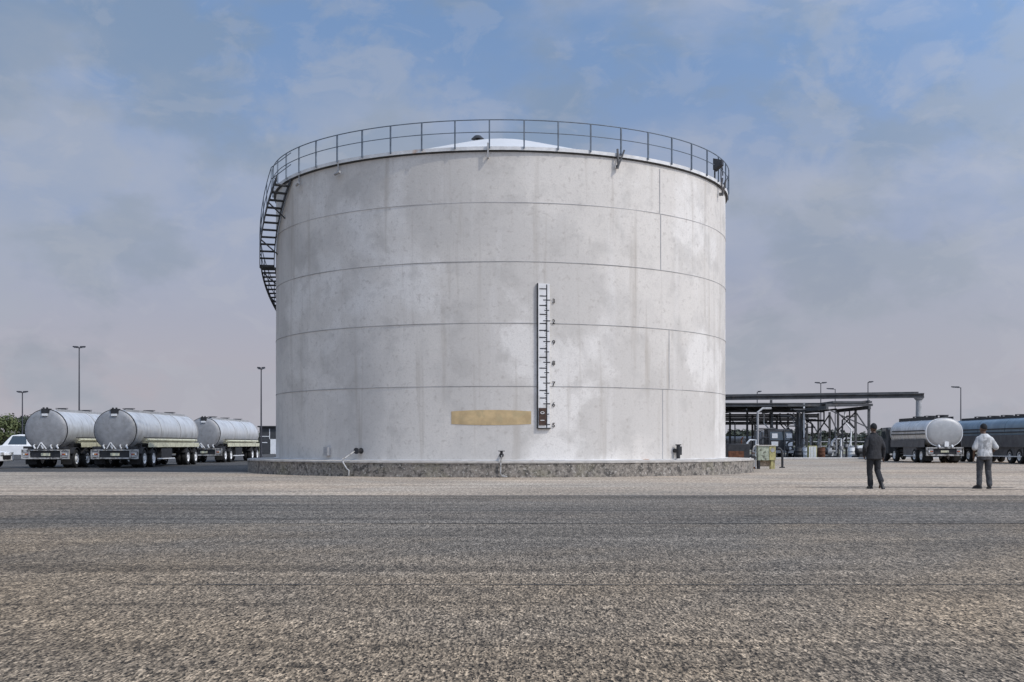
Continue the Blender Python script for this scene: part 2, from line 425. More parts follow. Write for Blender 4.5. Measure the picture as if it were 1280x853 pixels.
# open joints across the asphalt lanes and along the edge of the apron
for (z, a, b_) in ((9.95, -3.2, 6.0), (17.65, -2.0, 12), (21.9, -12, 12)):
    jb = MB(); n = 60
    for k in range(n):
        x0 = a + (b_ - a) * k / n; x1 = a + (b_ - a) * (k + 1) / n
        f = lambda x: z + 0.05 * noise.noise(Vector((x * 0.8, z, 0)))
        wd = lambda x: 0.012 + 0.016 * max(0, noise.noise(Vector((x * 2.3, z, 4))) + 0.3)
        jb.add([(x0, f(x0) - wd(x0), 0.007), (x1, f(x1) - wd(x1), 0.007), (x1, f(x1) + wd(x1), 0.007), (x0, f(x0) + wd(x0), 0.007)], [(0, 1, 2, 3)])
    tag(jb.build('road_joint', 'joint_and_shadow'), kind='structure')
jb = MB(); jb.b2((-140, 27.17, 0.0005), (140, 27.32, 0.008)); tag(jb.build('road_edge_joint', 'dark'), kind='structure')
jb = MB(); jb.b2((9, 96, -0.01), (60, 97.1, 0.13)); tag(jb.build('kerb', 'kerb', bevel=0.02), kind='structure')
sheet('rack_pavement', [(11, 97.2), (60, 97.2), (60, 135), (11, 135)], 0.05, 'yard')

b = MB(); n = 60  # dark strip laid on the apron in place of the men's ground shadows
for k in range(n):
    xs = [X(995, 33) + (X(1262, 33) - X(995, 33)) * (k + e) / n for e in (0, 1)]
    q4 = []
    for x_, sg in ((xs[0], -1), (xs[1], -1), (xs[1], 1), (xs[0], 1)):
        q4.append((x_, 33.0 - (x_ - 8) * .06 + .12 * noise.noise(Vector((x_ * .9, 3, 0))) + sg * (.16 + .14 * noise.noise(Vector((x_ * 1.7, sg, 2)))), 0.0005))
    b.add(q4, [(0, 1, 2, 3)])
tag(b.build('shadow_strip', 'joint_and_shadow'), kind='structure')
# ------------------------------------------------------------------ storage tank
TX, TD, TR, ZB, ZT = -0.50, 54.0, 10.15, 0.58, 12.2
tank = thing('storage_tank', (TX, TD, 0), 'huge white cylindrical fuel storage tank with railing around its rim', 'storage tank')
def P(th, r, z):      # point on the tank: th degrees from the direction facing the photographer, positive to its right
    t = R(th); return Vector((r * math.sin(t), -r * math.cos(t), z))
b = MB()
nz_ = 22; prof = [(TR, ZB + (ZT - ZB) * k / nz_) for k in range(nz_ + 1)]
b.lathe(prof, 256)
# slightly wavy plates
for i, v in enumerate(b.v):
    a = math.atan2(v[1], v[0])
    d = 0.010 * noise.noise(Vector((math.cos(a) * 4, math.sin(a) * 4, v[2] * 0.5)))
    k = (TR + d) / TR
    b.v[i] = (v[0] * k, v[1] * k, v[2])
shell = b.build('shell', 'tank', tank)
for z, m in ((10.24, 'seam_faint'), (8.03, 'seam'), (5.73, 'seam'), (3.37, 'seam')):
    h = 0.013 if m == 'seam' else 0.010
    MB().lathe([(TR + 0.002, z - h), (TR + 0.013, z - h * 0.6), (TR + 0.013, z + h * 0.6), (TR + 0.002, z + h)], 256).build('weld_seam', m, shell)
def vseam(th, z0, z1):
    s_ = MB(); s_.beam(P(th, TR + 0.006, z0), P(th, TR + 0.006, z1), 0.026, 0.02); s_.build('vertical_seam', 'seam_faint', shell)
for th, z0, z1 in ((38.6, 8.05, 10.2), (39.2, 0.62, 3.35), (41.3, 3.4, 5.7), (38.3, 10.28, 12.0)):
    vseam(th, z0, z1)
# roof
b = MB(); rp = []
for k in range(29):
    r = (TR - 0.02) * k / 28
    rp.append((max(r, 0.001), ZT - 0.02 + (0.316 * (TR - r) if r > 2.2 else 0.316 * (TR - 2.2) + 0.22 * (1 - (r / 2.2) ** 2))))
b.lathe(rp[::-1], 128); roof = b.build('roof', 'roof', tank)
b = MB(); b.cyl((-1.05, -0.9, ZT + 2.35), (-1.05, -0.9, ZT + 2.8), 0.10); b.cyl((-1.05, -0.9, ZT + 2.8), (-1.05, -0.9, ZT + 2.95), 0.30, 0.14, n=16); b.build('roof_vent', 'dark', roof)
# rim angle, and a dark ring painting the shade under it
b = MB()
b.lathe([(TR - 0.03, ZT - 0.03), (TR + 0.11, ZT - 0.03), (TR + 0.11, ZT + 0.10), (TR + 0.07, ZT + 0.10), (TR + 0.07, ZT + 0.0), (TR - 0.03, ZT + 0.0)], 256)
b.build('rim_angle', 'rim', tank)
b = MB(); b.lathe([(TR + 0.004, ZT - 0.08), (TR + 0.10, ZT - 0.04), (TR + 0.004, ZT - 0.034)], 256); b.build('rim_shade_ring', 'stair', tank)
# railing
rail = MB(); RR = TR + 0.15
ring = lambda r, z, n=160: [P(360 * k / n, r, z) for k in range(n)]
rail.tube(ring(RR, ZT + 1.08), 0.021, 6, closed=True)
railing = rail.build('railing', 'galv', tank)
MB().tube(ring(RR, ZT + 0.62), 0.017, 6, closed=True).build('mid_rail', 'galv', railing)
pm = MB().beam((0, 0, 0.02), (0, 0, 1.07), 0.05, 0.05).mesh('rail_post'); pm.materials.append(M['galv'])
for k in range(50):
    th = -1.9 + 7.2 * k
    inst('rail_post', pm, railing, P(th, RR, ZT), R(th))
# rim fittings: brackets, foam nozzles, flood lamp
def fitting(th, kind):
    q = MB()
    if kind == 'bracket':
        q.beam(P(th, TR + 0.16, ZT + 0.22), P(th, TR + 0.16, ZT - 0.34), 0.06, 0.06)
        q.beam(P(th, TR, ZT - 0.30), P(th, TR + 0.2, ZT - 0.30), 0.05, 0.05)
        q.build('rim_bracket', 'greyp', tank)
    else:
        q.beam(P(th, TR + 0.16, ZT + 0.25), P(th, TR + 0.22, ZT - 0.42), 0.06, 0.06)
        q.beam(P(th - 0.2, TR + 0.22, ZT - 0.5), P(th + 1.2, TR + 0.3, ZT + 0.2), 0.06, 0.06)
        q.box(P(th + .1, TR + 0.12, ZT - 0.42), (0.10, 0.12, 0.12))
        q.build('foam_nozzle', 'rack', tank)
for th in (-2.2, ): fitting(th, 'bracket')
for th in (-38, -53): 
    q = MB(); q.cyl(P(th, TR + 0.08, ZT), P(th, TR + 0.08, ZT - 0.42), 0.03); q.cyl(P(th - 0.7, TR + 0.14, ZT - 0.44), P(th + 1.4, TR + 0.22, ZT - 0.40), 0.05); q.build('rim_bracket', 'greyp', tank)
for th in (26, 65): fitting(th, 'foam')
q = MB()
q.beam(P(61, TR + 0.1, ZT + 0.1), P(61, TR + 0.1, ZT + 0.55), 0.06, 0.06)
q.loft([[P(59.8, TR + 0.1, ZT + .42), P(62.2, TR + 0.1, ZT + .42), P(62.2, TR + 0.1, ZT + .9), P(59.8, TR + 0.1, ZT + .9)],
        [P(60.4, TR + 0.45, ZT + .62), P(61.6, TR + 0.45, ZT + .62), P(61.6, TR + 0.45, ZT + .82), P(60.4, TR + 0.45, ZT + .82)]])
q.build('flood_lamp', 'dark', tank)
# cable conduit coil next to the lamp
MB().tube([P(66.5 + 0.9 * math.cos(t * 0.5), TR + 0.12, ZT + 0.45 + 0.35 * math.sin(t * 0.5)) for t in range(13)], 0.025, 6).build('cable_loop', 'dark', tank)

# spiral staircase around the left side
SW = 0.62; RI, RO = TR + 0.08, TR + 0.08 + SW
st = MB()
segs = []     # (theta, z): from the rim down to the landing, then on round the back to the foundation
TH0, TH1, TH2 = -57.5, -79.0, -84.5
ZL = 9.15
for k in range(13): segs.append((TH0 + (TH1 - TH0) * k / 12, ZT + 0.0 + (ZL - ZT) * k / 12))
low = []
dth = 1.53; dz = 0.15; nlow = int((ZL - 0.75) / dz)
for k in range(nlow + 1): low.append((TH2 - dth * k, ZL - dz * k))
def strip(r, pts, hgt, thk):
    rings = []
    for th, z in pts:
        rings.append([P(th, r - thk / 2, z - hgt), P(th, r + thk / 2, z - hgt), P(th, r + thk / 2, z + 0.05), P(th, r - thk / 2, z + 0.05)])
    return rings
for r in (RI, RO):
    st.loft(strip(r, segs, 0.15, 0.03)); st.loft(strip(r, [(TH2, ZL)] + low, 0.15, 0.03))
stair = st.build('staircase', 'stair', tank)
def tread(th, z):
    a0, a1 = th - 0.72, th + 0.72
    t_ = MB(); lo = z - 0.045
    t_.add([P(a0, RI, lo), P(a1, RI, lo), P(a1, RO, lo), P(a0, RO, lo), P(a0, RI, z), P(a1, RI, z), P(a1, RO, z), P(a0, RO, z)],
           [(0, 1, 2, 3), (4, 7, 6, 5), (0, 4, 5, 1), (1, 5, 6, 2), (2, 6, 7, 3), (3, 7, 4, 0)])
    t_.build('tread', 'stair', stair)
for th, z in segs[1:-1]: tread(th, z)
for th, z in low[1:]: tread(th, z)
ld = MB()
ring4 = lambda th: [P(th, RI, ZL - 0.10), P(th, RO, ZL - 0.10), P(th, RO, ZL), P(th, RI, ZL)]
ld.loft([ring4(TH1 + (TH2 - TH1) * k / 5) for k in range(6)]); ld.build('landing', 'stair', stair)
for hh in (1.0, 0.52):
    MB().tube([P(TH0 + 1, RR, ZT + hh)] + [P(th, RO, z + hh) for th, z in segs[2:]] + [P(th, RO, z + hh) for th, z in low], 0.018, 6).build('stair_rail', 'galv', stair)
for th, z in segs[2::2] + low[::3]:
    MB().beam(P(th, RO, z), P(th, RO, z + 1.0), 0.03, 0.03).build('stair_post', 'galv', stair)
for th, z in low[::6] + [segs[3], segs[8]]:
    MB().beam(P(th, TR - 0.01, z - 0.75), P(th, RO, z - 0.15), 0.05, 0.05).build('stair_strut', 'stair', stair)

# level gauge board
def gthe(px): return math.degrees(math.asin(max(-1, min(1, ((px - CX) / F * 43.9 - TX) / TR))))
GT = gthe(681.5)
gq = Matrix.Rotation(R(GT), 3, 'Z')
def G(u, v, d=0.0):   # u metres along the board, v height, d metres proud of the shell
    return gq @ Vector((u, -(TR + d), v))
pm2 = 43.72 / F
gz = lambda py: H(py, 43.72)
gu = lambda px: (px - 681.5) * pm2
b = MB()
M['board'].node_tree.nodes['Principled BSDF'].inputs['Roughness'].default_value = .75
def gbox(b, u0, u1, v0, v1, d0, d1):
    vs = [G(u, v, d) for u in (u0, u1) for d in (d0, d1) for v in (v0, v1)]
    return b.add(vs, [(0, 1, 3, 2), (4, 6, 7, 5), (0, 4, 5, 1), (2, 3, 7, 6), (0, 2, 6, 4), (1, 5, 7, 3)])
gbox(b, gu(671.5), gu(686.8), gz(535), gz(354), -0.03, 0.09)
gauge = b.build('gauge_board', 'board', tank, bevel=0.006)
b = MB(); gbox(b, gu(670.9), gu(672.1), gz(536), gz(353.5), -0.02, 0.10); gbox(b, gu(672.1), gu(688), gz(536.2), gz(534.8), -0.02, 0.11); b.build('board_edge', 'ink', gauge)
b = MB(); rg = random.Random(3)
gbox(b, gu(682.3), gu(683.6), gz(534.5), gz(355), 0.091, 0.098)
for k, py in enumerate((360.5, 369.5, 381.3, 392.5, 404, 412.6, 421.5, 435.5, 446.5, 460, 471.3, 488, 497.5)):
    gbox(b, gu(673.2 + rg.random() * 1.2), gu(682.2), gz(py + 0.65), gz(py - 0.65), 0.091, 0.097)
for k in range(7):
    py = 374.5 + 26.05 * k
    gbox(b, gu(678.5), gu(682.2), gz(py + .6), gz(py - .6), 0.091, 0.097); gbox(b, gu(683.7), gu(687.5), gz(py + 0.6), gz(py - 0.6), 0.091, 0.097)
    if k < 6: gbox(b, gu(680), gu(682.2), gz(py + 13.5), gz(py + 12.4), 0.091, 0.097); gbox(b, gu(683.7), gu(686), gz(py + 13.5), gz(py + 12.4), 0.091, 0.097)
    for j in range(1, 10):
        if j != 5 and k < 6: gbox(b, gu(681.2), gu(682.2), gz(py + 2.6 * j + .3), gz(py + 2.6 * j - .3), 0.091, 0.096)
b.build('scale_ticks', 'ink', gauge)
def text_obj(s_, size, name, parent, place, m, depth=0.004, bold=0.0):
    cu = bpy.data.curves.new(name, 'FONT'); cu.body = s_; cu.size = size; cu.extrude = depth; cu.offset = bold
    cu.align_x = 'CENTER'; cu.align_y = 'CENTER'
    to = bpy.data.objects.new('text_source', cu); C.objects.link(to)
    bpy.context.view_layer.update()
    me = bpy.data.meshes.new_from_object(to.evaluated_get(bpy.context.evaluated_depsgraph_get()))
    bpy.data.objects.remove(to); bpy.data.curves.remove(cu)
    me.name = name; me.materials.clear(); me.materials.append(M[m])
    o = bpy.data.objects.new(name, me); C.objects.link(o); o.parent = parent; o.matrix_local = place
    return o
face_mat = lambda pos, rz: Matrix.Translation(pos) @ Matrix.Rotation(rz, 4, 'Z') @ Matrix.Rotation(R(90), 4, 'X')
for k, ch in enumerate('3298765'):
    text_obj(ch, 0.235, 'digit', gauge, face_mat(G(gu(692.3), gz(375.5 + 26.05 * k), 0.03), R(GT)), 'ink', bold=0.004)
b = MB(); gbox(b, gu(672.8), gu(682), gz(531.5), gz(510), 0.091, 0.13); gi = b.build('gauge_indicator', 'brown', gauge)
for k, ch in enumerate('01'):
    text_obj('0' if k == 0 else '1', 0.22, 'digit', gauge, face_mat(G(gu(677.5), gz(516 + 9.5 * k), 0.133), R(GT)) @ Matrix.Rotation(R(90), 4, 'Z'), 'board')
# tan painted patch on the shell (follows the curve)
t0, t1 = gthe(564), gthe(664)
b = MB(); n = 24; vs = []; fs = []
for i in range(n + 1):
    u = i / n; th = t0 + (t1 - t0) * u
    bul = 0.05 * (1 - (2 * u - 1) ** 2)
    vs += [P(th, TR + 0.009, gz(530.2) - bul * 0.8), P(th, TR + 0.009, gz(514.2) + bul), P(th, TR + 0.002, gz(514.2) + bul), P(th, TR + 0.002, gz(530.2) - bul * 0.8)]
for i in range(n):
    for k in range(4): fs.append((i * 4 + k, i * 4 + (k + 1) % 4, i * 4 + 4 + (k + 1) % 4, i * 4 + 4 + k))
b.add(vs, fs); b.build('painted_patch', 'tan', tank)

# foundation
PR = 11.36
b = MB(); hh_ = ZB
prof = [(PR + 0.015, -0.02), (PR + 0.006, 0.2), (PR - 0.004, 0.42), (PR, hh_ - 0.07)]
b.lathe(prof, 220)
for i, v in enumerate(b.v):
    d = 0.03 * noise.noise(Vector(v) * 2.4) + 0.02 * noise.noise(Vector(v) * 7)
    k = (PR + d) / PR; b.v[i] = (v[0] * k, v[1] * k, v[2])
found = b.build('foundation', 'plinth', tank)
b = MB(); b.lathe([(PR - 0.02, hh_ - 0.075), (PR + 0.03, hh_ - 0.07), (PR + 0.028, hh_ - 0.01), (PR - 0.03, hh_), (TR - 0.1, hh_ + 0.012)], 220)
b.build('foundation_cap', 'plinth_top', found)
MB().lathe([(TR + 0.0, ZB + 0.012), (TR + 0.10, ZB + 0.014), (TR + 0.10, ZB + 0.04), (TR + 0.0, ZB + 0.045)], 220).build('bottom_flange', 'rim', tank)
# nozzles, drain pipes, small boxes at the foot of the shell
def nozzle(th, z, r=0.09, L=0.28, m='dark', flange=True):
    q = MB(); q.cyl(P(th, TR - 0.02, z), P(th, TR + L, z), r, n=14)
    if flange: q.cyl(P(th, TR + L - 0.03, z), P(th, TR + L + 0.03, z), r * 1.7, n=16); q.cyl(P(th, TR + 0.0, z), P(th, TR + 0.03, z), r * 1.6, n=16)
    return q.build('nozzle', m, tank)
nozzle(-41.6, 0.95, 0.06, 0.15, 'greyp')
q = MB(); q.box(P(-41.6, TR + 0.09, 0.93), (0.26, 0.16, 0.34), Matrix.Rotation(R(-41.6), 3, 'Z')); q.build('junction_box', 'greyp', tank)
nozzle(-31.6, 0.95, 0.07, 0.30)
def drain(pts, r=0.026):
    q = MB(); q.tube(pts, r, 8); q.build('drain_pipe', 'grimy', tank)
drain([P(-31.6, TR + 0.42, 0.93), P(-31.6, TR + 0.9, 0.72), P(-31.4, PR - .05, 0.64), P(-30.8, PR + 0.08, 0.52), P(-29.8, PR + 0.10, 0.28), P(-29.2, PR + 0.12, 0.22), P(-29.3, PR + 0.12, 0.02)])
nozzle(0.6, 0.80, 0.05, 0.85)
drain([P(0.6, TR + 0.8, 0.8), P(0.6, PR + 0.06, 0.74), P(0.5, PR + 0.09, 0.62), P(0.4, PR + 0.09, 0.14), P(0.7, PR + 0.14, 0.05), P(1.6, PR + 0.2, 0.03)])
q = MB(); q.cyl(P(0.6, TR + 0.95, 0.78), P(0.6, TR + 0.95, 0.94), 0.05); q.cyl(P(0.6, TR + 0.95, 0.94), P(0.6, TR + 0.95, 0.97), 0.12); q.build('valve_wheel', 'dark', tank)
q = MB(); q.cyl(P(43, TR + 0.22, 0.64), P(43, TR + 0.22, 1.16), 0.075, n=14); q.cyl(P(43, TR + 0.22, 1.16), P(43, TR + 0.22, 1.2), 0.12, n=14); q.cyl(P(43, TR - 0.02, 0.95), P(43, TR + 0.25, 0.95), 0.08); q.box(P(44.1, TR + 0.14, 0.95), (0.14, 0.1, 0.34), Matrix.Rotation(R(44), 3, 'Z')); q.build('valve_body', 'dark', tank)

# ------------------------------------------------------------------ wheels shared by the vehicles
def wheel_meshes(r, w_, rimcol='white'):
    ty = MB(); n = 28
    prof = [(r * 0.58, -w_ / 2), (r * 0.9, -w_ / 2), (r * 0.985, -w_ * 0.36), (r, -w_ * 0.2), (r, w_ * 0.2), (r * 0.985, w_ * 0.36), (r * 0.9, w_ / 2), (r * 0.58, w_ / 2)]
    ty.lathe(prof, n)
    ty.v = [(z, x, y) for x, y, z in ty.v]
    t_ = ty.mesh('tyre'); t_.materials.append(M['darker'])
    rm = MB(); rm.lathe([(r * 0.60, -w_ * 0.46), (r * 0.56, -w_ * 0.5), (r * 0.50, -w_ * 0.46), (r * 0.42, -w_ * 0.22), (r * 0.26, -w_ * 0.20), (r * 0.24, -w_ * 0.5), (r * 0.12, -w_ * 0.55), (0.001, -w_ * 0.55)], n)
    rm.lathe([(0.001, w_ * 0.5), (r * 0.2, w_ * 0.5), (r * 0.2, w_ * 0.1), (r * 0.5, w_ * 0.1), (r * 0.6, w_ * 0.46)], n)
    for k in range(8):
        a = 2 * PI * k / 8; rm.cyl((r * .34 * math.cos(a), r * .34 * math.sin(a), -w_ * 0.26), (r * .34 * math.cos(a), r * .34 * math.sin(a), -w_ * 0.19), r * 0.04, n=6)
    rm.v = [(z, x, y) for x, y, z in rm.v]
    m_ = rm.mesh('rim'); m_.materials.append(M[rimcol])
    return t_, m_
WT = wheel_meshes(0.47, 0.30); WC = wheel_meshes(0.33, 0.20, 'alu')
def wheel(parent, x, y, r, W):
    # outer face is at local -x of the mesh: flip for the right-hand side
    o = inst('wheel', W[0], parent, (x, y, r), 0 if x < 0 else PI)
    inst('rim', W[1], o)
    return o
def sec(rx, rz, cz, y, n=40, pw=2.0):
    pts = []
    for k in range(n):
        a = 2 * PI * k / n
        c, s_ = math.cos(a), math.sin(a)
        pts.append(Vector((rx * math.copysign(abs(c) ** (2 / pw), c), y, cz + rz * math.copysign(abs(s_) ** (2 / pw), s_))))
    return pts

# ------------------------------------------------------------------ full-trailer fuel tankers, parked with their tails to the camera
def make_tanker(loc, label, group, L=11.8, rx=1.08, rz=1.05, cz=1.93, skirt='cream', headmat='head', tone='alu'):
    t = thing('tanker_trailer', loc, label, 'tanker trailer', group)
    b = MB(); n = 44
    ends = lambda s_: [(0.985, 0.0), (1.0, 0.06)]
    rings = [sec(rx * 0.99, rz * 0.99, cz, 0.0, n), sec(rx, rz, cz, 0.05, n)]
    for k in range(1, 12): rings.append(sec(rx, rz, cz, 0.05 + (L - 0.1) * k / 12, n))
    rings += [sec(rx, rz, cz, L - 0.05, n)]
    for u in (0.2, 0.5, 0.75, 0.92, 0.99): rings.append(sec(rx * math.sqrt(1 - u * u), rz * math.sqrt(1 - u * u), cz, L - 0.05 + 0.42 * u, n))
    b.loft(rings); barrel = b.build('barrel', tone, t)
    b = MB(); rings = []
    for u in (0.0, 0.35, 0.6, 0.8, 0.93, 0.99): 
        q_ = math.sqrt(1 - u * u); rings.append(sec(rx * 0.975 * q_, rz * 0.975 * q_, cz, -0.01 - 0.16 * u, n))
    b.loft(rings); hd = b.build('end_plate', headmat, t)
    for y in (0.0, L * 0.36, L * 0.68, L - 0.08):
        b = MB()
        o_, i_ = sec(rx + 0.022, rz + 0.022, cz, y, n), sec(rx + 0.022, rz + 0.022, cz, y + 0.06, n)
        i0, i1 = sec(rx - 0.02, rz - 0.02, cz, y, n), sec(rx - 0.02, rz - 0.02, cz, y + 0.06, n)
        b.loft([i0, o_, i_, i1], caps=False)
        b.build('barrel_band', 'dark' if y == 0 else 'greyp', barrel)
    # catwalk, spill rails and manhole lids on top
    top = cz + rz
    b = MB(); 
    for s_ in (-1, 1): b.b2((s_ * 0.42 - 0.02, 0.35, top - 0.14), (s_ * 0.42 + 0.02, L - 0.5, top + 0.03))
    b.b2((-0.40, 0.35, top - 0.1), (-0.10, L - 0.5, top + 0.01)); b.build('catwalk', 'greyp', t)
    for y in (1.9, 5.4, 9.3):
        q = MB(); q.cyl((0.08, y, top - 0.08), (0.08, y, top + 0.05), 0.30, n=20); q.cyl((0.08, y, top + 0.05), (0.08, y, top + 0.09), 0.24, 0.2, n=20); q.beam((-0.25, y, top + .11), (0.40, y, top + 0.11), 0.05, 0.03)
        q.build('manhole_lid', 'dark', t)
    q = MB(); q.b2((-0.20, -0.12, top - 0.2), (0.20, 0.22, top + 0.04)); q.cyl((-.09, -.08, top - .02), (-.09, -.08, top + .10), 0.05); q.cyl((.09, -.08, top - .02), (.09, -.08, top + .10), 0.05); q.build('rear_vent_box', 'dark', t)
    q = MB(); q.b2((-0.14, -0.20, top - 0.33), (0.14, -0.13, top - 0.22)); q.build('marker_plate', 'white', t)
    q = MB(); q.tube([(-0.4, L - 2.2, top + 0.02), (-0.4, L - 1.6, top + 0.12), (-0.4, L - .7, top + 0.14), (-.4, L - .45, top - .12)], 0.035, 6); q.build('top_handrail', 'dark', t)
    # chassis
    b = MB()
    for s_ in (-1, 1): b.b2((s_ * 0.42 - 0.06, 0.05, 0.66), (s_ * 0.42 + 0.06, L, 0.9))
    for y in (0.4, 2, 4, 6, 8, 10, L - 0.3): b.b2((-0.36, y - .05, 0.70), (0.36, y + .05, 0.86))
    for y in (1.0, 3.3, 5.6, 7.9, 10.4):
        for s_ in (-1, 1): b.b2((s_ * 0.72 - 0.30, y - 0.06, 0.88), (s_ * 0.72 + 0.30, y + 0.06, 1.25))
    b.build('chassis', 'dark', t)
    # side skirt, hose tube, and lockers
    for s_ in (-1, 1):
        q = MB(); q.b2((s_ * 1.17 - 0.02, 1.7, 1.05), (s_ * 1.17 + 0.02, L - 0.2, 1.30)); q.b2((s_ * 1.02 - 0.16, 1.7, 1.26), (s_ * 1.02 + 0.14, L - 0.2, 1.298)); q.build('side_skirt', skirt, t, bevel=0.01)
        q = MB(); q.cyl((s_ * 1.13, 1.55, 1.44), (s_ * 1.13, L - 0.6, 1.44), 0.07, n=12); q.build('hose_tube', skirt, t)
        q = MB(); q.b2((s_ * 1.12 - 0.03, 1.2, 1.535), (s_ * 1.12 + 0.03, L - .6, 1.575)); q.build('side_rail', 'dark', t)
        q = MB(); q.b2((s_ * 0.90 - 0.22, 4.2, 0.42), (s_ * 0.90 + 0.22, 6.2, 1.0)); q.build('locker', 'dark', t, bevel=0.02)
        q = MB(); q.b2((s_ * 1.12 - 0.03, 3.5, 0.40), (s_ * 1.12 + 0.03, 6.6, 0.46)); q.build('side_guard', 'white', t)
        for yc in (1.0, 2.55, 9.2, 10.85):
            wheel(t, s_ * 1.05, yc, 0.47, WT); wheel(t, s_ * 0.72, yc, 0.47, WT)
        for yc in (1.0, 2.55, 9.2, 10.85):
            q = MB(); rg0 = [];
            for k in range(9):
                a = R(25 + 130 * k / 8)
                y_, z_ = yc + 0.56 * math.cos(a), 0.47 + 0.56 * math.sin(a)
                rg0.append([Vector((s_ * 0.55, y_, z_)), Vector((s_ * 1.22, y_, z_)), Vector((s_ * 1.22, y_ + .02 * math.cos(a), z_ + .025)), Vector((s_ * 0.55, y_ + .02 * math.cos(a), z_ + .025))])
            q.loft(rg0); q.build('mudguard', 'dark', t)
        q = MB(); q.b2((s_ * 0.90 - 0.28, 0.34, 0.18), (s_ * 0.90 + 0.28, 0.36, 0.62)); q.build('mud_flap', 'darker', t)
    for yc in (1.0, 2.55, 9.2, 10.85):
        q = MB(); q.cyl((-0.95, yc, 0.47), (0.95, yc, 0.47), 0.07); q.build('axle', 'dark', t)
    # tail: lamp panels, bumper bar, valves, plate, ladder
    q = MB(); q.b2((-1.2, -0.14, 0.88), (1.2, 0.02, 0.94)); q.b2((-1.2, -0.14, 0.46), (1.2, 0.02, 0.53))
    for x_ in (-1.18, -0.80, 0.80, 1.18): q.b2((x_ - 0.03, -0.13, 0.53), (x_ + 0.03, 0.0, 0.88))
    bump = q.build('rear_bumper', 'grimy', t)
    q = MB(); q.b2((-0.76, -0.06, 0.535), (0.76, 0.01, 0.875)); q.build('bumper_panel', 'dark', t)
    for s_ in (-1, 1):
        q = MB(); q.b2((s_ * 0.99 - 0.15, -0.10, 0.56), (s_ * 0.99 + 0.15, -0.02, 0.85)); lp = q.build('lamp_panel', 'greyp', t)
        for j, mm in enumerate(('red', 'amber', 'white')):
            q = MB(); q.cyl((s_ * (0.90 + 0.09 * j), -0.125, 0.70), (s_ * (0.90 + .09 * j), -0.10, 0.70), 0.04, n=12); q.build('tail_lamp', mm, lp)
    q = MB(); q.b2((-0.22, -0.09, 0.62), (0.24, -0.065, 0.76)); q.build('number_plate', 'cream', t)
    for x_ in (-0.55, -0.15, 0.3, 0.62):
        q = MB(); q.tube([(x_, -0.05, 1.18), (x_ + 0.02, -0.24, 1.12), (x_ + 0.1, -0.26, 0.98)], 0.045, 8)
        q.build('outlet_pipe', 'alu', t)
    q = MB(); q.beam((-0.16, -0.24, 1.30), (0.12, -0.26, 0.97), 0.06, 0.04); q.beam((-0.16, -0.24, 1.30), (-0.35, -0.26, 0.97), 0.05, 0.04); q.build('valve_lever', 'white', t)
    for s_ in (-1, 1): q = MB(); q.b2((s_ * 0.88 - .265, -0.03, 0.98), (s_ * .88 + .265, 0.02, 1.1)); q.build('tail_bracket', 'dark', t)
    # drawbar at the far end
    q = MB(); q.beam((-0.4, L, 0.75), (0, L + 1.8, 0.7), 0.1, 0.12); q.beam((0.4, L, 0.75), (0, L + 1.8, 0.7), 0.1, 0.12); q.build('drawbar', 'dark', t)
    return t

GT_ = 'silver tankers parked side by side left of the storage tank'
Z1 = 60.0
tk = make_tanker((X(144, Z1), Z1, 0), 'silver tanker whose whole round grey end and long side both show, between two other tankers', GT_)
dup(tk, (X(57.5, Z1 - .4), Z1 - .4, 0), 'silver tanker in front of the dark trees, beside the twin lamp post')
dup(tk, (X(255, 78), 78.0, 0), 'silver tanker parked ahead of the middle one, nearest to the storage tank')


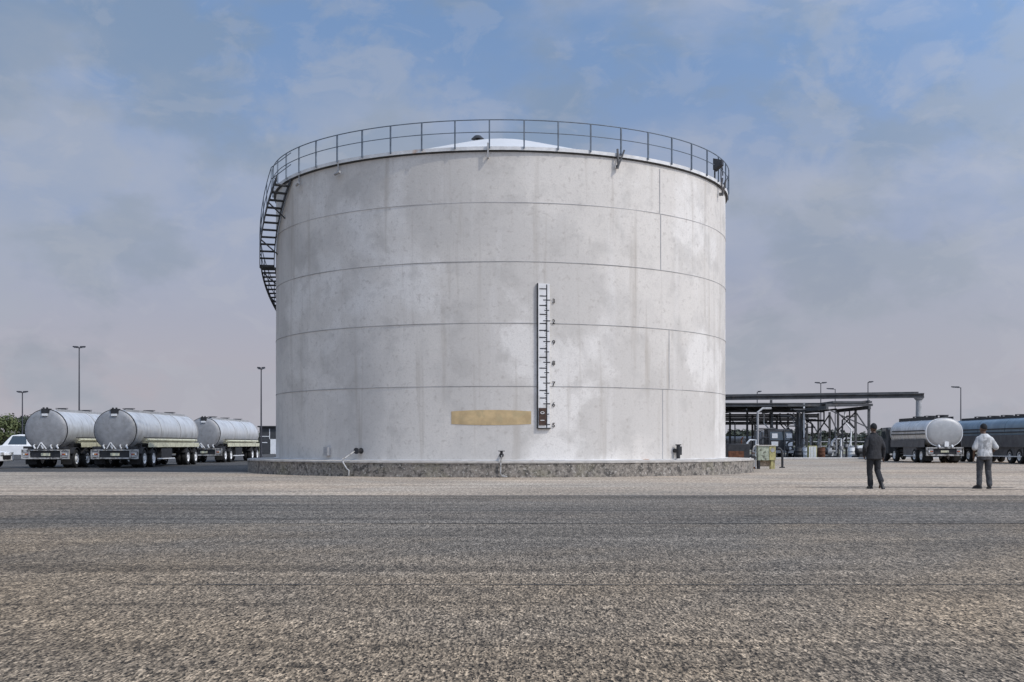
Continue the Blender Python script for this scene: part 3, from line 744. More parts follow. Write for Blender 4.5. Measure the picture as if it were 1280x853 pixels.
# ------------------------------------------------------------------ right-hand tankers
def make_rigid_tanker(loc, label, L, rx, rz, cz, tone, lower, headmat, cab, group=None, pw=2.4, cab_mat='shed', skirt_top=1.3):
    t = thing('tanker_truck', loc, label, 'tanker truck', group)
    n = 44; b = MB(); rings = [sec(rx * 0.985, rz * 0.985, cz, 0, n, pw), sec(rx, rz, cz, 0.05, n, pw)]
    for k in range(1, 9): rings.append(sec(rx, rz, cz, 0.05 + (L - 0.1) * k / 8, n, pw))
    for u in (0.3, 0.6, 0.85, 0.97): rings.append(sec(rx * math.sqrt(1 - u * u), rz * math.sqrt(1 - u * u), cz, L - 0.05 + 0.35 * u, n, pw))
    b.loft(rings); barrel = b.build('barrel', tone, t)
    b = MB(); b.loft([sec(rx * .97 * math.sqrt(1 - u * u), rz * .97 * math.sqrt(1 - u * u), cz, -0.01 - 0.14 * u, n, pw) for u in (0, .35, .6, .8, .93, .99)])
    b.build('end_plate', headmat, t)
    for y in (0.0, L * 0.33, L * 0.66, L - 0.1):
        b = MB(); b.loft([sec(rx + d, rz + d, cz, y + e, n, pw) for d, e in ((-.02, 0), (.02, 0), (.02, .06), (-.02, .06))], caps=False)
        b.build('barrel_band', 'white' if y == 0 else tone, barrel)
    top = cz + rz
    b = MB(); b.b2((-0.55, 0.2, top - 0.08), (0.55, L - 0.3, top + 0.05)); 
    for s_ in (-1, 1): b.b2((s_ * 0.60 - .03, 0.1, top - 0.14), (s_ * .60 + .03, L - .2, top + 0.11))
    b.build('catwalk', 'dark', t)
    for k in range(int(L // 2.2)):
        y = 0.35 + 2.2 * k; q = MB(); q.cyl((0.1, y, top), (0.1, y, top + 0.17), 0.27, n=18); q.beam((-.3, y, top + .2), (.4, y, top + .2), .06, .05); q.cyl((-.25, y + .3, top), (-.25, y + .3, top + .22), .07); q.build('manhole_lid', 'dark', t)
    for s_ in (-1, 1):
        q = MB(); q.b2((s_ * (rx + .02) - .03, .3, cz + .10), (s_ * (rx + .02) + .03, L - .5, cz + 0.17)); q.b2((s_ * (rx + .02) - .03, .2, cz - .12), (s_ * (rx + .02) + .03, L - .3, cz - 0.05)); q.build('side_rail', 'dark', t)
        q = MB(); q.b2((s_ * 1.0 - .18, 1.9, .45), (s_ * 1.0 + .18, L * .62, 1.05)); q.build('locker', lower, t, bevel=.02)
        q = MB(); q.b2((s_ * (rx + .03) - .02, .3, 1.02), (s_ * (rx + .03) + .02, L - .2, skirt_top)); q.build('side_skirt', lower, t)
        q = MB(); q.b2((s_ * 1.2 - .02, 2.0, .42), (s_ * 1.2 + .02, L * .6, .48)); q.build('side_guard', 'white', t)
        ys = (0.9, 2.2, L - .9) if L < 10 else (1.0, 2.4, 3.8, L - 1.5, L - 2.9)
        for yc in ys: wheel(t, s_ * 1.05, yc, .47, WT); 
        for yc in ys[:2]: wheel(t, s_ * .73, yc, .47, WT)
    b = MB()
    for s_ in (-1, 1): b.b2((s_ * .42 - .06, .05, .66), (s_ * .42 + .06, L + (1.6 if cab else 0), .9))
    for k in range(6): y = .4 + (L - .8) * k / 5; b.b2((-.8, y - .07, .88), (.8, y + .07, cz - rz + .12))
    for yc in ys: b.cyl((-.95, yc, .47), (.95, yc, .47), .07)
    b.build('chassis', 'dark', t)
    q = MB(); q.b2((-1.2, -.16, .94), (1.2, .02, 1.02)); q.b2((-1.2, -.16, .46), (1.2, .02, .56))
    for x_ in (-1.17, 1.17): q.b2((x_ - .03, -.15, .56), (x_ + .03, 0, .94))
    q.build('rear_bumper', 'grimy', t)
    q = MB(); q.b2((-1.13, -.05, .57), (1.13, .01, .93)); q.build('bumper_panel', 'dark', t)
    for s_ in (-1, 1):
        q = MB(); q.b2((s_ * .92 - .16, -.12, .60), (s_ * .92 + .16, -.055, .90)); lp = q.build('lamp_panel', 'greyp', t)
        for j, mm in enumerate(('red', 'amber', 'white')):
            q = MB(); q.cyl((s_ * (.82 + .1 * j), -.145, .75), (s_ * (.82 + .1 * j), -.12, .75), .042, n=12); q.build('tail_lamp', mm, lp)
        q = MB(); q.b2((s_ * .9 - .28, .28, .15), (s_ * .9 + .28, .30, .6)); q.build('mud_flap', 'darker', t)
    q = MB(); q.b2((-.26, -.09, .68), (.26, -.055, .82)); q.build('number_plate', 'cream', t)
    q = MB(); q.b2((-0.05, -.2, cz - rz + .02), (.22, -.08, cz - rz + .34)); q.build('valve_box', 'white', t)
    for x_ in (-.4, .45): q = MB(); q.cyl((x_, -.1, cz - rz + .1), (x_, -.3, cz - rz - .05), .06); q.build('outlet_valve', 'white', t)
    if cab:
        y0 = L + .55
        prof = [(y0, .55), (y0, 2.25), (y0 + .25, 2.42), (y0 + 1.4, 2.40), (y0 + 1.85, 1.75), (y0 + 2.0, 1.6), (y0 + 2.05, .55)]
        q = MB(); q.loft([[Vector((x_, y_, z_)) for y_, z_ in prof] for x_ in (-1.15, 1.15)]); cb = q.build('cab', cab_mat, t, bevel=.05)
        for s_ in (-1, 1):
            q = MB(); q.loft([[Vector((s_ * x_, y_, z_)) for y_, z_ in ((y0 + .5, 1.6), (y0 + 1.7, 1.6), (y0 + 1.35, 2.35), (y0 + .5, 2.35))] for x_ in (1.12, 1.156)]); q.build('side_window', 'glass', cb)
            q = MB(); q.beam((s_ * 1.18, y0 + 1.8, 2.1), (s_ * 1.42, y0 + 1.85, 2.1), .04, .04); q.b2((s_ * 1.42 - .1, y0 + 1.8, 1.65), (s_ * 1.42 + .1, y0 + 1.88, 2.15)); q.build('wing_mirror', 'dark', cb)
            wheel(t, s_ * 1.03, y0 + .9, .47, WT)
        q = MB(); q.b2((-.9, y0 - .02, 1.8), (.9, y0 + .02, 2.35)); q.build('rear_window', 'glass', cb)
    return t
make_rigid_tanker((X(1180.5, 76), 76, 0), 'silver oval tanker truck seen from behind with pale round end', 7.2, 1.18, .93, 1.97, 'alu', 'gunmetal', 'head_light', True, pw=2.3, skirt_top=1.5)
make_rigid_tanker((31.35 + 1.24, 70.3, 0), 'long blue tanker behind the man in the pale shirt', 13.4, 1.24, .86, 2.06, 'blue', 'gunmetal', 'blue', False, pw=2.9, skirt_top=1.8)

# ------------------------------------------------------------------ cars and vans
def make_car(loc, rz, label, cat, m, kind='car', wd=1.75):
    t = thing('parked_' + ('van' if kind == 'van' else 'pickup' if kind == 'pickup' else 'car'), loc, label, cat, None, rz)
    if kind == 'car':
        L = 4.3; body = [(0, .35), (0.02, .62), (.12, .80), (1.2, .92), (3.3, .95), (4.1, .92), (4.28, .78), (4.3, .35)]
        cabn = [(1.0, .88), (1.75, 1.42), (3.0, 1.45), (3.75, .93)]; wy = (.85, 3.45)
    elif kind == 'van':
        L = 4.9; body = [(0, .35), (0.03, .75), (.2, 1.02), (.9, 1.16), (4.85, 1.16), (4.9, .35)]
        cabn = [(.75, 1.12), (1.45, 1.92), (2.0, 2.0), (4.75, 2.0), (4.87, 1.12)]; wy = (.9, 3.9)
    else:
        L = 5.1; body = [(0, .42), (.03, .85), (.15, 1.02), (1.4, 1.08), (5.05, 1.08), (5.1, .42)]
        cabn = [(1.3, 1.04), (1.95, 1.72), (3.1, 1.74), (3.3, 1.04)]; wy = (.95, 4.0)
    hw = wd / 2
    q = MB(); xs = [(-hw + .03, .985), (-hw, 1), (hw, 1), (hw - .03, .985)]
    q.loft([[Vector((x_, y_, z_)) for y_, z_ in body] for x_ in (-hw, hw)]); bd = q.build('body', m, t, bevel=.05)
    q = MB(); 
    rg_ = []
    for x_, zz in ((-hw + .06, 0), (-hw + .06, 1)): pass
    nC = len(cabn); lo = [(y_, z_) for y_, z_ in cabn]
    def inset(z_): return hw - .04 - .16 * (z_ - cabn[0][1]) / .8
    q.loft([[Vector((s_ * inset(z_), y_, z_)) for y_, z_ in cabn] for s_ in (-1, 1)]); q.build('cabin', m, bd, bevel=.04)
    ya, za = cabn[0]; yb, zb = cabn[1]
    k0, k1 = .2, .85
    def lerp(u): return ya + (yb - ya) * u, za + (zb - za) * u
    (y1, z1), (y2, z2) = lerp(k0), lerp(k1)
    q = MB(); q.loft([[Vector((-inset(z1) + .1, y1 - .03, z1)), Vector((inset(z1) - .1, y1 - .03, z1)), Vector((inset(z1) - .1, y1 + .05, z1)), Vector((-inset(z1) + .1, y1 + .05, z1))],
                      [Vector((-inset(z2) + .1, y2 - .03, z2)), Vector((inset(z2) - .1, y2 - .03, z2)), Vector((inset(z2) - .1, y2 + .05, z2)), Vector((-inset(z2) + .1, y2 + .05, z2))]]); q.build('windscreen', 'glass', bd)
    zt = cabn[2][1] - .12; zb2 = cabn[0][1] + .08
    ye = cabn[-2][0] if kind != 'van' else 2.6
    for s_ in (-1, 1):
        q = MB(); q.loft([[Vector((s_ * (inset(z_) + d), y_, z_)) for y_, z_ in ((ya + .45, zb2), (ye, zb2), (ye - .05, zt), (yb + .1, zt))] for d in (-.03, .012)]); q.build('side_window', 'glass', bd)
        for y_ in wy: wheel(t, s_ * (hw - .11), y_, .33, WC)
        q = MB(); q.b2((s_ * (hw - .32) - .16, -.03, .66), (s_ * (hw - .32) + .16, .06, .80)); q.build('headlight', 'alu', bd)
    q = MB(); q.b2((-.45, -.025, .45), (.45, .05, .66)); q.build('grille', 'dark', bd)
    return t
make_car((X(6, 96), 94, 0), R(-78), 'white van beyond the tankers beside the picture edge', 'van', 'white', 'van')
make_car((X(8.5, 59.5), 59.5, 0), R(90), 'pale car cut off by the picture edge in front of the tankers', 'car', 'white', 'car')
make_car((X(1046, 106) + 1.0, 104.5, 0.05), R(-82), 'pale car under the loading rack with one wheel showing', 'car', 'white', 'pickup')
make_car((X(1104, 96), 92, 0), R(8), 'pale car behind the man in dark clothes', 'car', 'greyp', 'car')

# ------------------------------------------------------------------ lamp posts
def lamp_post(loc, h, label, heads, r=0.075, group='lamp posts around the yard', hl=0.55):
    t = thing('lamp_post', loc, label, 'lamp post', group)
    q = MB(); q.cyl((0, 0, 0), (0, 0, h), r, r * 0.55, n=10); q.cyl((0, 0, 0), (0, 0, .35), r * 1.9, r * 1.5, n=10); q.build('pole', 'lamp', t)
    for s_ in heads:
        q = MB(); q.beam((0, 0, h - .06), (s_ * .5 * hl, 0, h), .06, .06)
        q.loft([[Vector((s_ * .25 * hl, -.16, h - .06)), Vector((s_ * .25 * hl, .16, h - .06)), Vector((s_ * .25 * hl, .16, h + .10)), Vector((s_ * .25 * hl, -.16, h + .10))],
                [Vector((s_ * 1.25 * hl, -.12, h + .02)), Vector((s_ * 1.25 * hl, .12, h + .02)), Vector((s_ * 1.25 * hl, .12, h + .12)), Vector((s_ * 1.25 * hl, -.12, h + .12))]])
        hd = q.build('lamp_head', 'lamp', t)
        q = MB(); q.b2((s_ * .75 * hl - .3 * hl, -.1, h - .05), (s_ * .75 * hl + .3 * hl, .1, h - .005)); q.build('lens', 'white', hd)
    return t
for px, py, Z, lab, hs, hl in (
    (99, 434.5, 104, 'tall twin headed lamp post rising behind the silver tankers', (-1, 1), .36),
    (28, 490.5, 112, 'short twin headed lamp post in front of the dark trees', (-1, 1), .32),
    (326.5, 461, 84, 'lamp post right beside the storage tank and the far tanker', (-1, 1), .22),
    (946.5, 490, 140, 'lamp post just showing above the pipes near the storage tank', (1,), .25),
    (1026, 479, 140, 'tallest twin headed lamp post above the loading rack', (-1, 1), .35),
    (1044, 486.5, 150, 'short lamp post next to the twin headed one over the rack', (-1,), .5),
    (1085, 478, 128, 'lamp post at the end of the loading rack above the dark man', (1,), .3),
    (1201, 484.5, 130, 'lone lamp post behind the silver and blue tanker trucks', (-1,), .55)):
    lamp_post((X(px, Z), Z, 0), H(py, Z), lab, hs, hl=hl * Z / 100 * 1.15, r=0.085 if Z > 90 else 0.07)

# ------------------------------------------------------------------ loading rack
rk = thing('loading_rack', (0, 0, 0.05), 'dark steel loading rack with flat roof and many columns', 'loading rack')
XR = 30.4
def col(x, z, h, m='rack', w_=.18):
    q = MB(); q.b2((x - w_ / 2, z - w_ / 2, 0), (x + w_ / 2, z + w_ / 2, h)); q.b2((x - w_, z - w_, 0), (x + w_, z + w_, .06)); q.build('column', m, rk)
sideZ = (100, 103.9, 109.5, 112.4, 116.5, 121)
for z in sideZ: col(XR, z, 4.25)
for px, z in ((912.5, 117), (934, 114), (940.5, 121), (947, 118), (965, 112), (971, 122), (985, 118), (997, 112)): col(X(px, z), z, 4.3)
col(X(1005, 108), 108, 4.9, 'white', .13)
def bm(p, q_, a, c, m='rack', nm='roof_beam'):
    q = MB(); q.beam(p, q_, a, c); q.build(nm, m, rk)
XL = 12.0
for z, h in ((110, 4.80), (116.5, 4.80), (123, 4.80)): bm((XL, z, h), (XR + .2, z, h), .18, .20)
for x in (14, 18, 22, 26.2, XR): bm((x, 110.1, 4.45), (x, 122.9, 4.45), .12, .16)
bm((XR, 99.8, 4.3), (XR, 109.9, 4.3), .2, .3); bm((XR - 3.6, 99.8, 4.3), (XR - 3.6, 109.9, 4.3), .2, .3); bm((XR - 3.7, 100, 4.52), (XR + .3, 100, 4.52), .2, .2)
bm((XR, 99.9, 4.85), (XR, 110, 4.85), .14, .14); bm((XR - 6, 104, 4.62), (XR + .2, 104, 4.62), .2, .2)
q = MB(); q.b2((XL, 109.8, 4.96), (XR + .3, 123.2, 5.05)); q.build('roof_deck', 'rack', rk)
q = MB(); q.b2((27.4, 100.3, 4.70), (XR + .35, 109.75, 4.86)); q.build('roof_deck', 'rack', rk)
# lower service platform and cable trays under the roof
q = MB(); q.b2((XL, 116, 3.50), (28.6, 117.4, 3.60)); q.b2((XL, 119, 3.16), (28.2, 120, 3.25)); q.b2((XL, 113, 3.92), (29.5, 113.5, 4.1)); q.build('service_platform', 'rack', rk)
for z, h, r in ((112, 4.3, .10), (114.5, 3.85, .09), (115, 3.6, .08), (118, 3.75, .08), (118.3, 3.25, .07), (121, 3.4, .1)):
    q = MB(); q.cyl((XL, z, h), (XR - .6, z, h), r, n=10); q.build('overhead_pipe', 'greyp' if r < .09 else 'rack', rk)
for i in range(len(sideZ) - 1):
    za, zb = sideZ[i], sideZ[i + 1]
    q = MB(); q.beam((XR, za + .1, 2.3 if i % 2 == 0 else 4.0), (XR, zb - .1, 4.0 if i % 2 == 0 else 2.5), .09, .09); q.build('brace', 'rack', rk)
for (xa, xb, z) in ((XR - 3.4, XR - .1, 100), (XR - 1.7, XR - .1, 104), (26.5, 28, 112), (22.5, 24, 114), (25.8, 27.5, 116)):
    q = MB(); q.beam((xa, z, 4.1), (xb, z, 2.6), .09, .09); q.build('brace', 'rack', rk)
rp_ = random.Random(11)
for k in range(16):
    z = rp_.uniform(104, 120); x = X(rp_.uniform(914, 1072), z); h_ = rp_.uniform(2.0, 4.2)
    if x > XR - .4: continue
    q = MB(); q.tube([(x, z, 0), (x, z, h_), (x + rp_.choice((-1, 1)) * .5, z + .3, h_ + .35), (x + rp_.choice((-1.3, 1.3)), z + .5, h_ + .35)], rp_.choice((.06, .08, .1)), 8)
    q.build('standing_pipe', rp_.choice(('dark', 'rack', 'dark', 'greyp')), rk)
# drop arms and hoses over the bays
for k, (px, z) in enumerate(((955, 113), (962, 115), (975, 114), (992, 113), (1000, 115), (1030, 110), (1056, 107), (1062, 108))):
    x = X(px, z)
    q = MB(); q.tube([(x, z, 4.2), (x, z, 3.2), (x + .5, z - .4, 2.5), (x + .35, z - .5, 1.3), (x + .2, z - .4, .9)], .07, 8); q.build('loading_arm', 'dark' if k % 3 else 'white', rk)
# pipe gantry: long beam over the rack with one round pillar at its free end
gy = thing('pipe_gantry', (0, 0, 0), 'long overhead pipe beam ending in a single thick pillar', 'pipe gantry')
ZG = 110.5
q = MB(); q.beam((8, 114.5, 5.72), (X(1155, ZG - 3), ZG - 3, 5.86), .45, .10); q.beam((8, 114.5, 5.42), (X(1155, ZG - 3), ZG - 3, 5.53), .45, .10); q.beam((8, 114.5, 5.57), (X(1155, ZG - 3), ZG - 3, 5.69), .06, .3); q.build('beam', 'rack', gy)
q = MB(); q.beam((8, 114.9, 5.85), (X(1150, ZG - 3), ZG - 2.6, 5.98), .14, .14); q.build('pipe', 'rack', gy)
px_, zz = X(1148.5, 107.6), 107.6
q = MB(); q.cyl((px_ - .06, zz, 0), (px_, zz, 5.45), .27, .25, n=16); q.cyl((px_, zz, 5.25), (px_, zz, 5.45), .27, .45, n=16); q.build('pillar', 'greyp', gy)
for x in (12, 18.5, 25): 
    q = MB(); q.b2((x - .1, 113.2, 0), (x + .1, 113.4, 5.5)); q.build('pillar', 'rack', gy)

# machines and clutter under the rack
def pump(loc, label, sc=1.0, m='dark'):
    t = thing('pump_skid', loc, label, 'pump', 'pumps under the loading rack')
    q = MB(); q.b2((-.9, -.5, 0), (.9, .5, .14)); q.build('skid', 'dark', t)
    q = MB(); q.cyl((-.75, 0, .55), (.05, 0, .55), .28, n=16); q.b2((-.6, -.2, .14), (-.1, .2, .35)); q.cyl((-.82, 0, .55), (-.75, 0, .55), .2, n=16); q.build('motor', m, t)
    q = MB(); q.cyl((.12, 0, .55), (.5, 0, .55), .34, n=18); q.cyl((.3, 0, .8), (.3, 0, 1.7), .09); q.cyl((.3, 0, 1.15), (.3, 0, 1.22), .18); q.cyl((.5, 0, .55), (.95, 0, .55), .09); q.cyl((.95, 0, .4), (.95, 0, 1.9), .08); q.build('pump_casing', 'greyp', t)
    q = MB(); q.lathe([(.16, -.02), (.2, 0), (.16, .02)], 16, (.3, 0, 1.74)); q.beam((.12, 0, 1.74), (.48, 0, 1.74), .03, .03); q.cyl((.3, 0, 1.6), (.3, 0, 1.76), .02); q.build('hand_wheel', 'rust', t)
    return t
def drum(loc, label, m, h=.9, r=.3):
    t = thing('oil_drum', loc, label, 'drum', 'drums under the loading rack')
    q = MB(); q.lathe([(.001, 0), (r, 0), (r, h * .33 - .02), (r + .015, h * .33), (r, h * .33 + .02), (r, h * .66 - .02), (r + .015, h * .66), (r, h * .66 + .02), (r, h), (r - .03, h), (r - .03, h - .02), (.001, h - .02)], 24)
    q.build('drum_shell', m, t)
    q = MB(); q.cyl((r * .5, 0, h - .02), (r * .5, 0, h + .02), .035); q.build('bung', 'dark', t)
for px, z, m, lab in ((1008.5, 100, 'white', 'white drum touching the striped cabinet under the rack'), (1027, 100.5, 'rust', 'rusty drum between the striped cabinet and the pumps'),
                      (1064, 102, 'white', 'white drum near the end column of the rack'), (998, 101, 'dark', 'dark drum at the foot of the white post')):
    drum((X(px, z), z, .05), lab, m)
def riser(loc, label, h, m):
    t = thing('valve_riser', loc, label, 'valve riser', 'risers under the loading rack')
    q = MB(); q.tube([(0, 0, 0), (0, 0, h), (.25, 0, h + .25), (.8, 0, h + .25), (.8, 0, 0)], .09, 10); q.build('pipe', m, t)
    q = MB(); q.ell((0, 0, h * .6), (.2, .2, .2), 12); q.cyl((0, 0, h * .6), (0, -.35, h * .6), .03); q.lathe([(.17, -.02), (.2, 0), (.17, .02)], 14, (0, 0, 0)); q.v[-42:] = [(x, -.36 + z, h * .6 + y) for x, y, z in q.v[-42:]]; q.build('valve', 'dark', t)
    q = MB(); q.cyl((.8, 0, h * .5), (.8, 0, h * .5 + .3), .2, n=14); q.build('filter_pot', 'greyp', t)
for px, z, h, m, lab in ((1040, 103.5, 1.4, 'white', 'pale looped valve riser left of the pale car under the rack'), (1047, 108, 1.8, 'dark', 'tall dark looped riser behind the pale car under the rack'),
                         (1053, 113, 1.5, 'white', 'pale riser deep under the rack above the pale car'), (984, 104, 1.2, 'dark', 'dark riser right of the dark truck under the rack'),
                         (950, 104, 1.5, 'dark', 'dark riser left of the dark truck under the rack'), (934, 106, 1.3, 'white', 'pale riser near the rusty generator under the rack')):
    riser((X(px, z), z, .05), lab, h, m)
p0 = pump((X(1032, 103), 103, .05), 'pump and valve stack right of the striped cabinet under the rack')
dup(p0, (X(1022, 107), 107, .05), 'pump set close behind the striped cabinet under the rack', R(60))
dup(p0, (X(1000, 108), 108, .05), 'pump beside the white post under the rack', R(-20))
dup(p0, (X(1080, 101.5), 101.5, .05), 'pump at the far end column of the rack beside the man', R(20))
# cab-over truck waiting in the bay (faces the camera) and a dark flat truck near the tank
t = thing('parked_truck', (X(976, 106), 106, .05), 'dark truck facing out under the rack with pale panels on its front', 'truck')
q = MB(); q.loft([[Vector((x_, y_, z_)) for y_, z_ in ((0, .5), (0.0, 1.5), (.18, 2.45), (.4, 2.55), (1.7, 2.55), (1.7, .5))] for x_ in (-1.15, 1.15)]); cb = q.build('cab', 'dark', t, bevel=.05)
q = MB(); q.loft([[Vector((x_, y_, z_)) for y_, z_ in ((-.01, 1.55), (.02, 1.55), (.18, 2.3), (.15, 2.3))] for x_ in (-.95, .95)]); q.build('windscreen', 'glass', cb)
for x_ in (-.55, .75): 
    q = MB(); q.b2((x_ - .3, -.04, 1.0), (x_ + .3, .0, 1.42)); q.b2((x_ - .25, -.06, 1.72), (x_ + .25, -.03 + .06, 2.15)); q.build('front_panel', 'white', cb)
q = MB(); q.b2((-1.15, -.12, .38), (1.15, .1, .62)); q.build('bumper', 'greyp', t)
for s_ in (-1, 1):
    q = MB(); q.cyl((s_ * .85, -.03, .8), (s_ * .85, .03, .8), .12, n=14); q.build('headlight', 'white', cb)
    wheel(t, s_ * 1.0, .9, .47, WT); wheel(t, s_ * 1.0, 5.0, .47, WT)
    q = MB(); q.b2((s_ * 1.32 - .1, .1, 1.6), (s_ * 1.32 + .1, .18, 2.1)); q.beam((s_ * 1.14, .14, 1.9), (s_ * 1.25, .14, 1.9), .04, .04); q.build('wing_mirror', 'dark', cb)
q = MB(); q.loft([sec(1.1, .8, 1.75, 2.1 + 4.2 * k, 30, 2.6) for k in (0, .5, 1)]); q.build('barrel', 'greyp', t)
q = MB(); q.b2((-.5, 1.6, .6), (.5, 6.2, .9)); q.build('chassis', 'dark', t)
# low dark generator with rusty panel right beside the plinth
t = thing('generator', (X(922, 80), 80, 0), 'dark generator set with rusty lower panel just behind the tank edge', 'generator')
q = MB(); q.b2((-.75, -.4, .25), (.75, 1.2, 1.25)); bd = q.build('housing', 'dark', t, bevel=.04)
q = MB(); q.b2((-.7, -.43, .28), (.35, -.39, .75)); q.build('panel', 'rust', bd)
q = MB(); q.b2((-.8, -.45, .08), (.8, 1.25, .25)); q.build('skid', 'dark', t)
q = MB(); q.tube([(.3, .2, 1.25), (.3, .2, 1.55), (.4, .1, 1.68)], .05, 8); q.build('exhaust', 'rust', t)
# striped cabinet at the rack edge
t = thing('striped_cabinet', (X(1015, 98.6), 98.6, .05), 'pale yellow upright cabinet with vertical slats standing at the rack kerb', 'cabinet')
q = MB(); q.b2((-.36, -.25, 0), (.36, .25, 1.04)); bd = q.build('housing', 'cab_y', t, bevel=.02)
for k in range(5): q = MB(); q.b2((-.30 + .125 * k, -.28, .06), (-.22 + .125 * k, -.252, .98)); q.build('slat', 'white', bd)
# rails of the far fence behind the rack
t = thing('pipe_fence', (0, 128, 0), 'low horizontal pipe fence behind the loading rack', 'fence')
for h in (.5, 1.0, 1.5): q = MB(); q.cyl((10, 0, h), (45, 0, h), .05, n=8); q.build('rail', 'greyp', t)
for k in range(15): q = MB(); q.cyl((10 + 2.5 * k, 0, 0), (10 + 2.5 * k, 0, 1.6), .05, n=8); q.build('post', 'greyp', t)
# horizontal tank of the rack area in the gap by the storage tank
t = thing('slop_vessel', (X(926, 124), 124, 0), 'grey horizontal vessel under the rack beside the storage tank', 'vessel')
q = MB(); q.loft([[Vector((x_, r_ * math.cos(a), 1.35 + r_ * math.sin(a))) for a in [2 * PI * k / 24 for k in range(24)]] for x_, r_ in ((-3.2, .2), (-3.0, .55), (-2.7, .7), (2.7, .7), (3.0, .55), (3.2, .2))]); q.build('shell', 'greyp', t)
for x_ in (-1.8, 1.8): q = MB(); q.b2((x_ - .2, -.55, 0), (x_ + .2, .55, .75)); q.build('saddle', 'plinth_top', t)

# ------------------------------------------------------------------ control cabinet and pipe riser by the plinth
Zc = 57.5
t = thing('control_cabinet', (X(957.5, Zc), Zc, 0), 'weathered metal cabinet with peeling green and yellow paint beside the plinth', 'cabinet')
q = MB(); q.b2((-.43, -.22, .42), (.43, .24, 1.13)); bd = q.build('housing', 'cab_g', t, bevel=.012)
q = MB(); q.b2((.12, -.245, .44), (.42, -.222, 1.10)); dr = q.build('door', 'cab_y', bd)
q = MB(); q.cyl((.27, -.265, .92), (.27, -.246, .92), .10, n=18); q.build('dial', 'greyp', dr)
q = MB(); q.b2((-.47, -.27, 1.13), (.47, .28, 1.17)); q.build('lid', 'kerb', bd)
for x_, y_ in ((.30, -.16), (.30, .18), (-.37, -.16), (-.37, .18)):
    q = MB(); q.b2((x_ - (.09 if x_ > 0 else .04), y_ - .04, 0), (x_ + (.09 if x_ > 0 else .04), y_ + .04, .42)); q.build('leg', 'cab_y' if x_ > 0 else 'dark', t)
q = MB(); q.b2((-.36, .0, .12), (.20, .05, .42)); q.build('back_panel', 'apron', t)
t = thing('pipe_riser', (X(942, Zc), Zc, 0), 'pipe riser with valve curving over toward the weathered cabinet', 'pipe')
q = MB(); q.tube([(-.02, 0, 0), (-.02, 0, .9), (.03, .05, 1.08), (.16, .1, 1.17), (.28, .12, 1.19)], .045, 10); q.build('riser', 'greyp', t)
q = MB(); q.tube([(.1, .02, .0), (.1, .02, .55), (.06, .02, .75), (.0, 0, .85)], .04, 8); q.build('branch_pipe', 'white', t)
q = MB(); q.box((-.02, 0, .55), (.16, .16, .2)); q.cyl((-.02, -.1, .55), (-.02, -.2, .55), .02); q.cyl((-.02, -.2, .55), (-.02, -.22, .55), .09, n=14); q.build('valve', 'dark', t)
q = MB(); q.cyl((-.02, 0, .02), (-.02, 0, .1), .11, n=14); q.cyl((-.02, 0, .76), (-.02, 0, .8), .1, n=14); q.build('flange', 'rust', t)
t = thing('hose_stand', (X(975, 60), 60, 0), 'dark pipe bending down behind the weathered cabinet', 'pipe')
q = MB(); q.tube([(-.12, 0, 1.0), (.0, 0, .98), (.1, 0, .85), (.12, 0, .5), (.12, 0, 0)], .06, 10); q.build('hose', 'dark', t)
q = MB(); q.b2((-.02, -.08, 0), (.24, .08, .05)); q.build('foot', 'dark', t)

# dark shed in the gap left of the tank
Zs = 150
t = thing('shed', (X(340, Zs), Zs, 0), 'dark shed with pale door seen in the gap beside the storage tank', 'shed')
q = MB(); q.b2((-1.6, 0, 0), (5, 6, 3.4)); wl = q.build('wall', 'shed', t)
q = MB(); q.b2((-1.8, -.3, 3.4), (5.2, 6.2, 3.58)); q.build('roof', 'dark', t)
q = MB(); q.b2((-.2, -.05, .0), (.55, -.005, 1.9)); dr = q.build('door', 'white', wl)
q = MB(); q.b2((-1.5, -.04, 1.4), (-.6, -.005, 1.5)); q.b2((-1.5, -.04, 2.2), (-.35, -.005, 2.28)); q.b2((-.35, -.04, 1.9), (-.26, -.005, 3.2)); q.build('conduit', 'white', wl)

# ------------------------------------------------------------------ trees
def crown_mesh(seed, rx, rz, n, leaf, lobes=7):
    g = random.Random(seed); q = MB()
    cs = []
    for k in range(lobes):
        a = g.random() * 2 * PI; d = g.uniform(.25, .75) * rx
        cs.append((Vector((d * math.cos(a), d * math.sin(a), g.uniform(-.55, .75) * rz)), g.uniform(.3, .52) * rx))
    cs.append((Vector((0, 0, .1 * rz)), .55 * rx))
    for k in range(n):
        c, r = cs[g.randrange(len(cs))]
        d = Vector((g.gauss(0, 1), g.gauss(0, 1), g.gauss(0, .9))).normalized() * (r * g.uniform(.55, 1.08))
        p = c + d
        nrm = (d.normalized() + Vector((g.uniform(-.8, .8), g.uniform(-.8, .8), g.uniform(-.3, .9)))).normalized()
        u = nrm.orthogonal().normalized(); v = nrm.cross(u); s_ = leaf * g.uniform(.5, 1.3)
        a = g.random() * PI; uu = u * math.cos(a) + v * math.sin(a); vv = nrm.cross(uu)
        q.add([p - uu * s_ - vv * s_ * .35, p + uu * s_ * .3 - vv * s_ * .6, p + uu * s_, p + uu * s_ * .1 + vv * s_ * .6], [(0, 1, 2, 3)])
    return q
